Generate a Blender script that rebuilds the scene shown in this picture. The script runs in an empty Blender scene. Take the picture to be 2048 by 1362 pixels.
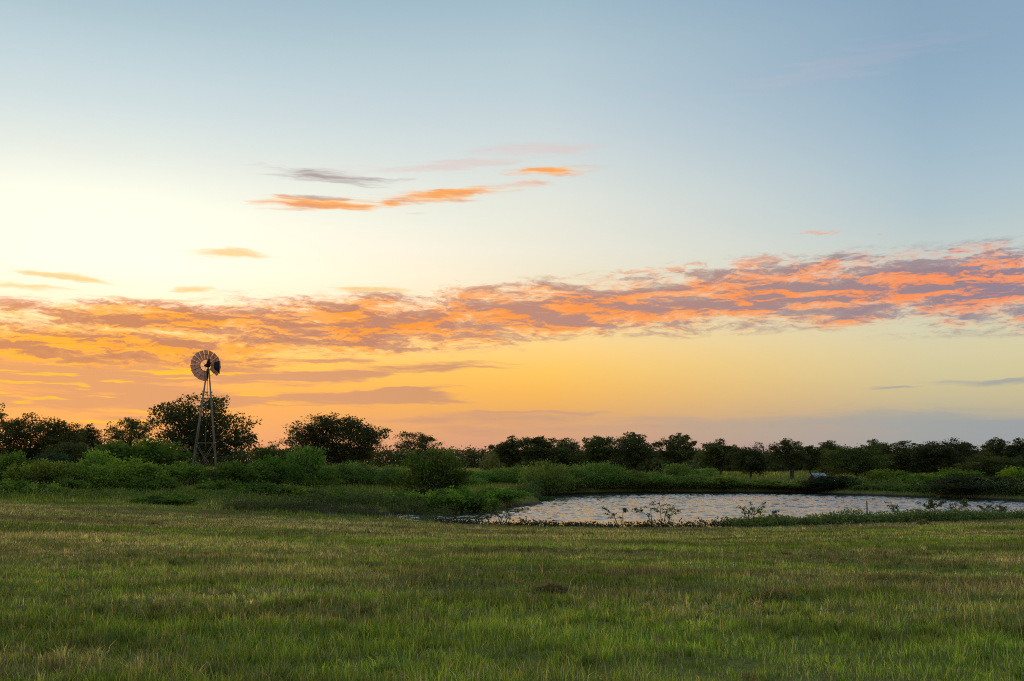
import bpy, math, random
import numpy as np

R = math.radians
scene = bpy.context.scene
COL = scene.collection

# ------------------------------------------------------------------ camera
EYE = 1.7                     # eye height above the grass
FPX = 2010.0                  # focal length measured in pixels of the 2048 px photograph
PITCH = math.atan((924 - 681) / FPX)
cam_data = bpy.data.cameras.new('camera')
cam_data.sensor_width = 36.0
cam_data.lens = 36.0 * FPX / 2048.0
cam_data.clip_start = 0.1
cam_data.clip_end = 20000.0
cam = bpy.data.objects.new('camera', cam_data)
cam.location = (0, 0, EYE)
cam.rotation_euler = (math.pi / 2 + PITCH, 0, 0)
COL.objects.link(cam)
scene.camera = cam


def ray(px, py):
    dx, dy, dz = (px - 1024) / FPX, 1.0, -(py - 681) / FPX
    c, s = math.cos(PITCH), math.sin(PITCH)
    return dx, dy * c - dz * s, dy * s + dz * c


def at(px, py, Y):
    """A measured bearing (taken from the photo) at ground distance Y, as a point in the place."""
    x, y, z = ray(px, py)
    k = Y / y
    return x * k, Y, EYE + z * k


def azel(px, py):
    x, y, z = ray(px, py)
    return math.degrees(math.atan2(x, y)), math.degrees(math.asin(z / math.sqrt(x * x + y * y + z * z)))


def lin(c):
    out = []
    for v in c[:3]:
        v = v / 255.0
        out.append(v / 12.92 if v <= 0.04045 else ((v + 0.055) / 1.055) ** 2.4)
    return out


# ------------------------------------------------------------------ render and exposure
scene.view_settings.view_transform = 'Standard'
scene.view_settings.look = 'None'
scene.view_settings.exposure = 0.0
scene.view_settings.gamma = 1.0
scene.view_settings.use_curve_mapping = False
scene.cycles.use_denoising = False
scene.cycles.pixel_filter_type = 'BLACKMAN_HARRIS'
scene.cycles.filter_width = 1.05
scene.cycles.max_bounces = 4
scene.cycles.diffuse_bounces = 2
scene.cycles.glossy_bounces = 2
scene.cycles.transmission_bounces = 4
scene.cycles.caustics_reflective = False
scene.cycles.caustics_refractive = False

SUN_AZ, SUN_EL = -23.0, 1.5

# ------------------------------------------------------------------ world: dusk sky with lit cloud bands
world = bpy.data.worlds.new('World')
scene.world = world
world.use_nodes = True
NT = world.node_tree
NT.nodes.clear()


class G:
    """Tiny helper to write node graphs."""
    def __init__(self, nt):
        self.nt = nt

    def node(self, t, **kw):
        n = self.nt.nodes.new(t)
        for k, v in kw.items():
            setattr(n, k, v)
        return n

    def put(self, sock, v):
        if isinstance(v, bpy.types.NodeSocket):
            self.nt.links.new(v, sock)
        else:
            sock.default_value = v

    def m(self, op, a, b=0.0, c=None, clamp=False):
        n = self.node('ShaderNodeMath', operation=op, use_clamp=clamp)
        self.put(n.inputs[0], a)
        self.put(n.inputs[1], b)
        if c is not None:
            self.put(n.inputs[2], c)
        return n.outputs[0]

    def v(self, op, a, b=(0, 0, 0), c=None):
        n = self.node('ShaderNodeVectorMath', operation=op)
        self.put(n.inputs[0], a)
        self.put(n.inputs[1], b)
        if c is not None:
            self.put(n.inputs[2], c)
        return n.outputs['Value'] if op in ('LENGTH', 'DOT_PRODUCT') else n.outputs[0]

    def rng(self, x, a, b, c=0.0, d=1.0, smooth=False):
        n = self.node('ShaderNodeMapRange')
        n.interpolation_type = 'SMOOTHSTEP' if smooth else 'LINEAR'
        self.put(n.inputs[0], x)
        for i, q in enumerate((a, b, c, d)):
            self.put(n.inputs[i + 1], q)
        return n.outputs[0]

    def mix(self, f, a, b, blend='MIX'):
        n = self.node('ShaderNodeMix', data_type='RGBA', blend_type=blend)
        self.put(n.inputs[0], f)
        for s, q in ((n.inputs[6], a), (n.inputs[7], b)):
            self.put(s, q if isinstance(q, bpy.types.NodeSocket) else tuple(q[:3]) + (1.0,))
        return n.outputs[2]

    def ramp(self, x, stops):
        n = self.node('ShaderNodeValToRGB')
        cr = n.color_ramp
        while len(cr.elements) > 1:
            cr.elements.remove(cr.elements[-1])
        stops = sorted(stops, key=lambda q: q[0])
        cr.elements[0].position = stops[0][0]
        cr.elements[0].color = tuple(stops[0][1]) + (1,)
        for p, c in stops[1:]:
            e = cr.elements.new(p)
            e.color = tuple(c) + (1,)
        self.put(n.inputs[0], x)
        return n.outputs[0]

    def noise(self, vec, scale, detail=4.0, rough=0.55, dist=0.0, lac=2.0, dim='3D'):
        n = self.node('ShaderNodeTexNoise')
        n.noise_dimensions = dim
        self.put(n.inputs['Vector'], vec)
        n.inputs['Scale'].default_value = scale
        n.inputs['Detail'].default_value = detail
        n.inputs['Roughness'].default_value = rough
        n.inputs['Lacunarity'].default_value = lac
        n.inputs['Distortion'].default_value = dist
        return n.outputs[0], n.outputs[1]

    def comb(self, x, y, z=0.0):
        n = self.node('ShaderNodeCombineXYZ')
        for i, q in enumerate((x, y, z)):
            self.put(n.inputs[i], q)
        return n.outputs[0]

    def sep(self, v):
        n = self.node('ShaderNodeSeparateXYZ')
        self.put(n.inputs[0], v)
        return n.outputs


def build_sky():
    g = G(NT)
    tc = g.node('ShaderNodeTexCoord')
    d = g.v('NORMALIZE', tc.outputs['Generated'])
    s = g.sep(d)
    az = g.m('DEGREES', g.m('ARCTAN2', s[0], s[1]))
    el = g.m('DEGREES', g.m('ARCSINE', s[2]))
    # distance in azimuth from the set sun (the sky is the same on both sides of it)
    sa = g.m('ABSOLUTE', g.m('WRAP', g.m('SUBTRACT', az, SUN_AZ), 180.0, -180.0))

    def column(px, rows, boost=None):
        st = []
        for i, (py, c) in enumerate(rows):
            e = azel(px, py)[1]
            k = boost(py) if boost else (1.0, 1.0, 1.0)
            st.append((max(0.0, min(1.0, e / 30.0)), [q * w for q, w in zip(lin(c), k)]))
        return st

    t = g.rng(el, 0.0, 30.0)
    # the glow over the set sun is brighter than the picture can show: red and green run past white
    hot = lambda py: (1.0 + 0.45 * math.exp(-((py - 600) / 170.0) ** 2), 1.0 + 0.22 * math.exp(-((py - 480) / 120.0) ** 2), 1.0 + 0.08 * math.exp(-((py - 470) / 90.0) ** 2))
    warm = lambda py: (1.0 + 0.12 * math.exp(-((py - 720) / 90.0) ** 2), 1.0, 1.0)
    L = g.ramp(t, column(100, [(924, (226, 152, 112)), (885, (238, 168, 112)), (840, (245, 175, 102)), (780, (250, 183, 92)), (710, (253, 203, 92)),
                               (650, (255, 236, 170)), (600, (255, 248, 220)), (520, (255, 251, 238)), (400, (253, 250, 239)), (300, (238, 243, 235)),
                               (200, (217, 230, 231)), (100, (200, 219, 225)), (0, (180, 204, 214)), (-200, (146, 177, 202))], hot))
    Cc = g.ramp(t, column(1024, [(924, (200, 150, 135)), (890, (212, 160, 134)), (860, (222, 168, 124)), (820, (236, 178, 104)), (780, (246, 192, 94)), (740, (249, 206, 104)),
                                 (700, (251, 216, 130)), (650, (251, 227, 162)), (600, (248, 233, 192)), (500, (245, 240, 222)), (400, (234, 236, 225)),
                                 (300, (215, 225, 225)), (200, (197, 214, 221)), (100, (184, 206, 215)), (0, (167, 193, 207)), (-200, (136, 170, 200))], warm))
    Rr = g.ramp(t, column(1950, [(924, (158, 158, 162)), (880, (164, 165, 163)), (845, (172, 170, 162)), (820, (194, 182, 154)), (780, (208, 195, 154)), (740, (216, 204, 160)),
                                 (700, (221, 210, 168)), (650, (219, 214, 183)), (600, (212, 213, 194)), (500, (201, 212, 207)), (400, (182, 202, 210)),
                                 (300, (168, 193, 208)), (200, (155, 183, 203)), (100, (145, 175, 199)), (0, (142, 171, 195)), (-200, (122, 157, 193))]))
    B = g.ramp(t, [(0.0, lin((175, 168, 178))), (0.15, lin((212, 190, 188))), (0.35, lin((200, 196, 202))), (0.7, lin((176, 190, 208))), (1.0, lin((155, 182, 208)))])
    sky = g.mix(g.rng(sa, 3.0, 25.0), L, Cc)
    sky = g.mix(g.rng(sa, 25.0, 46.0), sky, Rr)
    sky = g.mix(g.rng(sa, 55.0, 150.0, smooth=True), sky, B)
    sky = g.mix(g.rng(el, 28.0, 80.0, smooth=True), sky, lin((148, 178, 208)))
    # a share of the physical sky keeps the fall-off around the horizon natural
    ns = g.node('ShaderNodeTexSky', sky_type='NISHITA', sun_disc=False)
    ns.sun_elevation = R(SUN_EL)
    ns.sun_rotation = R(SUN_AZ)
    ns.air_density, ns.dust_density, ns.ozone_density = 1.0, 1.0, 1.5
    nish = g.mix(1.0, ns.outputs[0], (0.10, 0.10, 0.10), 'MULTIPLY')
    sky = g.mix(0.06, sky, nish)

    # ---- clouds, written in azimuth and elevation
    V = g.comb(az, el)

    def n2d(vec, scale, detail, rough):
        return g.noise(vec, scale, detail, rough, dim='2D')[0]
    wx = n2d(g.v('MULTIPLY', V, (0.165, 0.55, 1.0)), 1.0, 3, 0.6)
    wy = n2d(g.v('MULTIPLY_ADD', V, (0.165, 0.55, 1.0), (37.0, 11.0, 0.0)), 1.0, 4, 0.62)
    azw = g.m('MULTIPLY_ADD', g.m('SUBTRACT', wx, 0.5), 3.2, az)
    elw = g.m('MULTIPLY_ADD', g.m('SUBTRACT', wy, 0.5), 0.75, el)
    Vw = g.comb(azw, elw)
    D = 0.0283
    sheared = {0: Vw}

    def along(tilt):
        """Coordinates sheared so that a band rising by TILT degrees lies level."""
        if tilt not in sheared:
            sheared[tilt] = g.comb(azw, g.m('MULTIPLY_ADD', azw, -math.tan(R(tilt)), elw))
        return sheared[tilt]

    def union(items, soft=0.15):
        out = None
        for px, py, hw, hh, tilt in items:
            a, e = azel(px, py)
            e -= math.tan(R(tilt)) * a
            q = g.v('LENGTH', g.v('MULTIPLY_ADD', along(tilt), (1 / (hw * D), 1 / (hh * D), 0), (-a / (hw * D), -e / (hh * D), 0)))
            out = q if out is None else g.m('SMOOTH_MIN', out, q, soft)
        return g.m('SUBTRACT', 1.0, out)

    # cellular field of the main band; lit from below, so a cell glows where the cloud thickens upward
    def cells(dy, dx, fy):
        big = n2d(g.v('MULTIPLY_ADD', Vw, (0.30, 1.45, 1.0), (dx * 0.30, dy * 1.45, 0)), 1.0, 2.0, 0.5)
        fine = n2d(g.v('MULTIPLY_ADD', Vw, (1.25, 4.8, 1.0), (0, fy * 4.8, 0)), 1.0, 5.0, 0.70)
        return big, fine
    b0, f0 = cells(0.0, 0.0, 0.0)
    b1, f1 = cells(0.34, 0.5, 0.12)
    c0 = g.m('MULTIPLY_ADD', b0, 0.5, g.m('MULTIPLY', f0, 0.5))

    main = union([(1860, 573, 440, 66, 2), (1500, 590, 360, 66, 4), (1130, 618, 380, 58, 4), (720, 650, 440, 60, 2),
                  (330, 637, 340, 34, 0), (200, 690, 440, 40, 0), (2400, 554, 560, 64, 2)])
    dens = g.m('MULTIPLY_ADD', main, 0.95, g.m('MULTIPLY', g.m('SUBTRACT', c0, 0.41), 2.5))
    a_main = g.m('MULTIPLY', g.rng(dens, -0.04, 0.62, smooth=True), g.rng(main, -0.42, 0.08, smooth=True))
    side = g.rng(az, -27.0, 27.0)
    glow = g.m('MULTIPLY_ADD', g.m('SUBTRACT', b1, b0), 1.0, g.m('MULTIPLY', g.m('SUBTRACT', f1, f0), 0.62))
    glow = g.m('ADD', glow, g.m('MULTIPLY', g.m('SUBTRACT', f0, 0.5), -0.16))
    lit = g.rng(g.m('SUBTRACT', glow, g.rng(side, 0.0, 0.6, 0.0, 0.004)), -0.13, 0.16)
    lit_col = g.ramp(side, [(0.0, [1.2, 0.50, 0.045]), (0.22, [1.1, 0.40, 0.045]), (0.42, lin((255, 156, 66))), (0.7, lin((253, 154, 86))), (1.0, lin((248, 145, 94)))])
    shd_col = g.ramp(side, [(0.0, lin((216, 146, 98))), (0.25, lin((202, 138, 104))), (0.5, lin((194, 142, 122))), (0.8, lin((166, 138, 138))), (1.0, lin((150, 132, 144)))])
    mid_col = g.mix(0.5, shd_col, lit_col)
    col_main = g.mix(g.rng(lit, 0.12, 0.55), shd_col, mid_col)
    col_main = g.mix(g.rng(lit, 0.42, 0.88), col_main, lit_col)
    # thin cloud lets the evening glow through
    col_main = g.mix(g.rng(dens, 0.9, 0.1, 0.0, 0.40), col_main, sky)

    # low veil towards the sun, with gilded streaks
    st = n2d(g.v('MULTIPLY', Vw, (0.11, 1.5, 1.0)), 1.0, 4.0, 0.58)
    veil = union([(60, 752, 560, 78, 0), (420, 742, 330, 46, -2), (680, 748, 400, 17, 2), (700, 792, 230, 24, 2), (640, 721, 110, 7, 0), (300, 800, 420, 26, 0), (-500, 740, 600, 90, 0)])
    a_veil = g.rng(g.m('MULTIPLY_ADD', veil, 0.9, g.m('MULTIPLY', g.m('SUBTRACT', st, 0.5), 2.6)), 0.0, 0.55, smooth=True)
    veil_col = g.ramp(side, [(0.0, lin((238, 168, 108))), (0.2, lin((230, 163, 112))), (0.4, lin((216, 158, 114))), (1.0, lin((190, 150, 130)))])
    gild = n2d(g.v('MULTIPLY', Vw, (0.2, 3.4, 1.0)), 1.0, 2.0, 0.5)
    gild_a = g.m('MULTIPLY', g.rng(gild, 0.56, 0.68, smooth=True), g.rng(az, -8.0, -17.0, smooth=True))
    veil_col = g.mix(gild_a, veil_col, (1.2, 0.58, 0.045))

    # dull banks low over the horizon
    low = union([(1010, 838, 270, 17, 0), (1470, 852, 640, 34, 0), (1960, 856, 640, 36, 0), (2000, 762, 190, 9, 0), (1790, 775, 70, 4, 0), (1090, 825, 200, 6, 0), (620, 852, 80, 5, 0), (2700, 850, 700, 50, 0)])
    a_low = g.m('MULTIPLY', g.rng(g.m('MULTIPLY_ADD', g.m('SUBTRACT', st, 0.5), 1.8, low), 0.05, 0.75, smooth=True), 0.72)
    low_col = g.ramp(side, [(0.0, lin((214, 150, 120))), (0.5, lin((206, 156, 126))), (0.72, lin((186, 166, 146))), (0.9, lin((160, 164, 162))), (1.0, lin((152, 159, 164)))])

    # separate high wisps
    wn = n2d(g.v('MULTIPLY', Vw, (0.22, 2.6, 1.0)), 1.0, 4.0, 0.55)
    wf = g.m('MULTIPLY', g.m('SUBTRACT', wn, 0.5), 2.2)

    def wisp(items, amt=1.0, lo=-0.05, hi=0.92):
        return g.m('MULTIPLY', g.rng(g.m('ADD', union(items), wf), lo, hi, smooth=True), amt)
    a_org = wisp([(640, 407, 170, 15, 0), (905, 385, 170, 18, 6), (1095, 343, 105, 13, 0), (770, 408, 60, 8, 0)], 0.95)
    org_col = g.ramp(g.rng(wf, -0.5, 0.5), [(0.0, [1.1, 0.55, 0.06]), (0.55, lin((255, 170, 84))), (1.0, lin((226, 156, 120)))])
    a_gry = wisp([(645, 356, 150, 16, -2), (640, 396, 70, 7, -2)], 0.8)
    a_pnk = wisp([(1080, 298, 150, 18, 0), (840, 338, 200, 12, 2), (960, 322, 160, 10, 0), (1000, 372, 110, 10, 2)], 0.42)
    a_fnt = wisp([(1680, 130, 260, 30, 6), (1310, 190, 50, 8, -2)], 0.12)
    a_yel = wisp([(470, 508, 80, 9, 0), (50, 573, 95, 8, 2), (165, 557, 120, 8, -2), (380, 582, 60, 7, 0), (730, 580, 80, 8, 0), (310, 597, 160, 5, 0)], 0.7)
    a_bit = g.m('MULTIPLY', g.rng(g.m('MULTIPLY_ADD', g.m('SUBTRACT', c0, 0.5), 5.0, union([(1645, 467, 45, 7, 0), (1330, 540, 110, 12, 2), (1500, 525, 90, 15, 4), (960, 588, 150, 18, 0), (1770, 464, 30, 4, 0)])),
                                      0.15, 0.95, smooth=True), 0.6)

    sky = g.mix(a_fnt, sky, lin((215, 190, 200)))
    sky = g.mix(a_pnk, sky, lin((228, 192, 186)))
    sky = g.mix(a_gry, sky, lin((164, 142, 142)))
    sky = g.mix(a_org, sky, org_col)
    sky = g.mix(a_yel, sky, lin((246, 200, 112)))
    sky = g.mix(a_low, sky, low_col)
    sky = g.mix(a_veil, sky, veil_col)
    sky = g.mix(a_bit, sky, lit_col)
    sky = g.mix(a_main, sky, col_main)

    bg = g.node('ShaderNodeBackground')
    g.put(bg.inputs[0], sky)
    bg.inputs[1].default_value = 1.0
    out = g.node('ShaderNodeOutputWorld')
    NT.links.new(bg.outputs[0], out.inputs[0])


build_sky()
world.cycles.sampling_method = 'MANUAL'
world.cycles.sample_map_resolution = 512

# ------------------------------------------------------------------ the last of the sun, very low and soft
sun_data = bpy.data.lights.new('sun', 'SUN')
sun_data.energy = 1.5
sun_data.angle = R(12)
sun_data.color = (1.0, 0.70, 0.40)
sun = bpy.data.objects.new('sun', sun_data)
sun.rotation_euler = (R(90 - SUN_EL - 4.5), 0, R(180 - SUN_AZ))
COL.objects.link(sun)


# ------------------------------------------------------------------ materials
def new_mat(name):
    m = bpy.data.materials.new(name)
    m.use_nodes = True
    m.node_tree.nodes.clear()
    return m, G(m.node_tree)


def finish(m, g, shader):
    o = g.node('ShaderNodeOutputMaterial')
    m.node_tree.links.new(shader, o.inputs[0])
    return m


def leaf_material(name, trans=0.35, gloss=0.05, tint=True, val=1.0):
    m, g = new_mat(name)
    at_ = g.node('ShaderNodeAttribute', attribute_name='col')
    c = at_.outputs['Color']
    if tint:
        oi = g.node('ShaderNodeObjectInfo')
        c = g.mix(1.0, c, oi.outputs['Color'], 'MULTIPLY')
        hsv = g.node('ShaderNodeHueSaturation')
        g.put(hsv.inputs['Hue'], g.rng(oi.outputs['Random'], 0, 1, 0.488, 0.512))
        g.put(hsv.inputs['Value'], g.rng(oi.outputs['Random'], 0, 1, 0.85 * val, 1.18 * val))
        g.put(hsv.inputs['Color'], c)
        c = hsv.outputs[0]
    df = g.node('ShaderNodeBsdfDiffuse')
    g.put(df.inputs[0], c)
    tr = g.node('ShaderNodeBsdfTranslucent')
    g.put(tr.inputs[0], g.mix(1.0, c, (1.15, 1.2, 0.6), 'MULTIPLY'))
    mx = g.node('ShaderNodeMixShader')
    mx.inputs[0].default_value = trans
    g.nt.links.new(df.outputs[0], mx.inputs[1])
    g.nt.links.new(tr.outputs[0], mx.inputs[2])
    gl = g.node('ShaderNodeBsdfGlossy')
    gl.inputs['Roughness'].default_value = 0.45
    gl.inputs[0].default_value = (0.8, 0.85, 0.9, 1)
    mx2 = g.node('ShaderNodeMixShader')
    mx2.inputs[0].default_value = gloss
    g.nt.links.new(mx.outputs[0], mx2.inputs[1])
    g.nt.links.new(gl.outputs[0], mx2.inputs[2])
    return finish(m, g, mx2.outputs[0])


def simple(name, color, rough=0.7, metal=0.0, var=0.35, scale=6.0, stretch=(1, 1, 1), bump=0.0, coord='Object'):
    m, g = new_mat(name)
    tc = g.node('ShaderNodeTexCoord')
    v = g.v('MULTIPLY', tc.outputs[coord], stretch)
    n = g.noise(v, scale, 5, 0.65)[0]
    f = g.rng(n, 0.3, 0.7, 1 - var, 1 + var)
    c = g.mix(1.0, color, g.comb(f, f, f), 'MULTIPLY')
    b = g.node('ShaderNodeBsdfPrincipled')
    g.put(b.inputs['Base Color'], c)
    b.inputs['Roughness'].default_value = rough
    b.inputs['Metallic'].default_value = metal
    if bump:
        bp = g.node('ShaderNodeBump')
        bp.inputs['Strength'].default_value = bump
        g.put(bp.inputs['Height'], n)
        g.nt.links.new(bp.outputs[0], b.inputs['Normal'])
    return finish(m, g, b.outputs[0])


M_leaf = leaf_material('oak_leaves', 0.30, 0.015)
M_shrub = leaf_material('shrub_leaves', 0.42, 0.015)
M_grass = leaf_material('grass_blades', 0.45, 0.015, tint=False)
M_bark = simple('bark', (0.055, 0.042, 0.032), 0.9, 0, 0.5, 9, (1, 1, 0.25), 0.4)
M_stem = simple('green_stem', (0.075, 0.075, 0.035), 0.8)
M_steel = simple('weathered_galvanised_steel', (0.20, 0.15, 0.11), 0.65, 0.1, 0.4, 5)
M_sail = simple('rust_brown_sail', (0.66, 0.30, 0.17), 0.55, 0.1, 0.3, 3)
M_darksteel = simple('dark_painted_steel', (0.022, 0.020, 0.026), 0.95, 0.0, 0.4, 4)
M_darksteel.node_tree.nodes['Principled BSDF'].inputs['Specular IOR Level'].default_value = 0.1
M_red = simple('red_painted_boards', (0.16, 0.035, 0.022), 0.8, 0, 0.4, 5, (4, 4, 0.6))
M_roof = simple('grey_roof_sheet', (0.24, 0.30, 0.31), 0.6, 0.2, 0.3, 4)
M_post = simple('weathered_post', (0.12, 0.10, 0.08), 0.9, 0, 0.4, 8, (1, 1, 0.2), 0.3)
M_hay = simple('dried_cut_grass', (0.11, 0.075, 0.04), 0.95)
M_stone = simple('pale_stone', (0.55, 0.54, 0.50), 0.8)


# ------------------------------------------------------------------ numbers
def hash2(ix, iy, seed):
    h = (ix.astype(np.int64) * 374761393 + iy.astype(np.int64) * 668265263 + seed * 974711) & 0x7fffffff
    h = ((h ^ (h >> 13)) * 1274126177) & 0x7fffffff
    h = h ^ (h >> 16)
    return (h & 0xffff) / 65535.0


def vnoise(x, y, seed=0):
    ix, iy = np.floor(x), np.floor(y)
    fx, fy = x - ix, y - iy
    fx, fy = fx * fx * (3 - 2 * fx), fy * fy * (3 - 2 * fy)
    a, b = hash2(ix, iy, seed), hash2(ix + 1, iy, seed)
    c, d = hash2(ix, iy + 1, seed), hash2(ix + 1, iy + 1, seed)
    return (a * (1 - fx) + b * fx) * (1 - fy) + (c * (1 - fx) + d * fx) * fy


def fbm(x, y, seed=0, octv=4):
    s, a, t = 0.0, 1.0, 0.0
    for i in range(octv):
        s = s + a * vnoise(x * 2 ** i, y * 2 ** i, seed + i * 17)
        t += a
        a *= 0.5
    return s / t


def sstep(a, b, x):
    t = np.clip((x - a) / (b - a), 0, 1)
    return t * t * (3 - 2 * t)


# ------------------------------------------------------------------ the lie of the land
WATER = -1.2


def on_water(px, py):
    x, y, z = ray(px, py)
    k = (WATER - EYE) / z
    return x * k, y * k


POND = [on_water(*q) for q in [(1072, 996), (1100, 992), (1160, 988.5), (1300, 986), (1450, 986.5), (1620, 988), (1800, 994), (2048, 1003), (2300, 1010)]]
POND += [(34, 57), (29, 50), (22.5, 47.5), (17, 47.5), (12, 46.2), (8, 45), (3, 45), (-1.5, 46.2), (-4.0, 48.5), (-6.5, 52)]
POND += [on_water(*q) for q in [(800, 1029), (850, 1027), (905, 1033), (960, 1023), (1035, 1016), (1092, 1008)]]
POND = np.array(POND)


def pond_dist(x, y):
    """Signed distance to the pond outline, negative inside."""
    x, y = np.asarray(x, float), np.asarray(y, float)
    d = np.full(x.shape, 1e9)
    inside = np.zeros(x.shape, bool)
    n = len(POND)
    for i in range(n):
        ax, ay = POND[i]
        bx, by = POND[(i + 1) % n]
        ex, ey = bx - ax, by - ay
        t = np.clip(((x - ax) * ex + (y - ay) * ey) / (ex * ex + ey * ey), 0, 1)
        d = np.minimum(d, np.hypot(x - ax - t * ex, y - ay - t * ey))
        c = ((ay > y) != (by > y))
        with np.errstate(divide='ignore', invalid='ignore'):
            xi = ax + (y - ay) / (by - ay + 1e-12) * ex
        inside ^= c & (x < xi)
    return np.where(inside, -d, d)


CTRL = [(0, 0, 0), (-8, 3, 0.0), (8, 3, 0.0), (0, -30, 0.2), (-40, -10, 0.2), (40, -10, 0.2)]
for px, py, Y in [(0, 1180, 14.0), (1024, 1172, 14), (2048, 1180, 14), (0, 1065, 27), (500, 1078, 27), (1024, 1090, 27), (1500, 1092, 27), (2048, 1085, 27),
                  (0, 1002, 50), (250, 1006, 50), (450, 1030, 46), (1024, 1052, 44), (1290, 1057, 44), (1500, 1055, 44), (1700, 1047, 44), (2048, 1041, 44),
                  (680, 1042, 46), (700, 1022, 54), (640, 1000, 62), (740, 984, 68), (0, 974, 72), (200, 972, 74), (412, 961, 82), (560, 970, 76),
                  (850, 988, 68), (960, 980, 80), (0, 950, 110), (400, 948, 110), (700, 950, 110), (1024, 966, 104), (1300, 970, 104), (1580, 962, 128), (1600, 946, 190),
                  (1000, 945, 190), (300, 938, 190), (2000, 950, 150), (1800, 972, 98), (2048, 985, 86), (1200, 936, 300), (400, 934, 300), (2000, 936, 300),
                  (2400, 1030, 45), (-400, 1000, 50), (2600, 980, 90), (-500, 960, 90)]:
    CTRL.append(at(px, py, Y))
CTRL = np.array(CTRL)


def _tps():
    P, z = CTRL[:, :2] / 50.0, CTRL[:, 2]
    n = len(P)
    r2 = ((P[:, None] - P[None]) ** 2).sum(-1)
    K = np.where(r2 > 0, 0.5 * r2 * np.log(r2 + 1e-12), 0.0) + np.eye(n) * 0.02
    A = np.zeros((n + 3, n + 3))
    A[:n, :n] = K
    A[:n, n] = 1
    A[:n, n + 1:] = P
    A[n:, :n] = A[:n, n:].T
    return P, np.linalg.solve(A, np.concatenate([z, [0, 0, 0]]))


TP, TW = _tps()


def land(x, y):
    """Height of the ground at (x, y)."""
    x, y = np.asarray(x, float), np.asarray(y, float)
    rr = np.hypot(x, y - 60)
    k = np.where(rr > 240, 240 / np.maximum(rr, 1e-6), 1.0)
    qx, qy = x * k / 50.0, (60 + (y - 60) * k) / 50.0
    h = TW[-3] + TW[-2] * qx + TW[-1] * qy
    for i in range(len(TP)):
        r2 = (qx - TP[i, 0]) ** 2 + (qy - TP[i, 1]) ** 2
        h = h + TW[i] * 0.5 * r2 * np.log(r2 + 1e-12)
    h = np.clip(h, -1.14, 2.0)
    near = np.exp(-(y / 90.0) ** 2)
    h = h + (fbm(x * 0.35, y * 0.6, 3, 3) - 0.5) * 0.10 * near + (fbm(x * 1.3, y * 2.2, 9, 3) - 0.5) * 0.11 * near
    sd = pond_dist(x, y) + (fbm(x * 0.9, y * 0.9, 5, 3) - 0.5) * 1.2
    shore = sstep(-0.2, 1.6, sd)
    bed = WATER - 0.10 - np.clip(-sd, 0, 6) * 0.2
    return np.where(sd < 1.6, bed * (1 - shore) + np.maximum(h, WATER + 0.06) * shore, np.maximum(h, WATER + 0.06))


def land1(x, y):
    return float(land(np.array([x]), np.array([y]))[0])


# ------------------------------------------------------------------ mesh helpers
def mesh_from(name, verts, faces_flat, sizes, cols=None, smooth=False):
    me = bpy.data.meshes.new(name)
    v = np.asarray(verts, np.float32).reshape(-1, 3)
    f = np.asarray(faces_flat, np.int32).ravel()
    sizes = np.asarray(sizes, np.int32)
    me.vertices.add(len(v))
    me.vertices.foreach_set('co', v.ravel())
    me.loops.add(len(f))
    me.loops.foreach_set('vertex_index', f)
    me.polygons.add(len(sizes))
    starts = np.concatenate([[0], np.cumsum(sizes)[:-1]]).astype(np.int32)
    me.polygons.foreach_set('loop_start', starts)
    if smooth:
        me.polygons.foreach_set('use_smooth', np.ones(len(sizes), bool))
    me.update(calc_edges=True)
    if cols is not None:
        a = me.attributes.new('col', 'FLOAT_COLOR', 'POINT')
        c = np.ones((len(v), 4), np.float32)
        c[:, :3] = cols
        a.data.foreach_set('color', c.ravel())
    return me


def obj(name, data, mat=None, parent=None, loc=None):
    o = bpy.data.objects.new(name, data)
    COL.objects.link(o)
    if mat is not None and data is not None and not data.materials:
        data.materials.append(mat)
    if parent is not None:
        o.parent = parent
    if loc is not None:
        o.location = loc
    return o


def tag(o, label=None, cat=None, group=None, kind=None):
    for k, v in (('label', label), ('category', cat), ('group', group), ('kind', kind)):
        if v:
            o[k] = v
    return o


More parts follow.
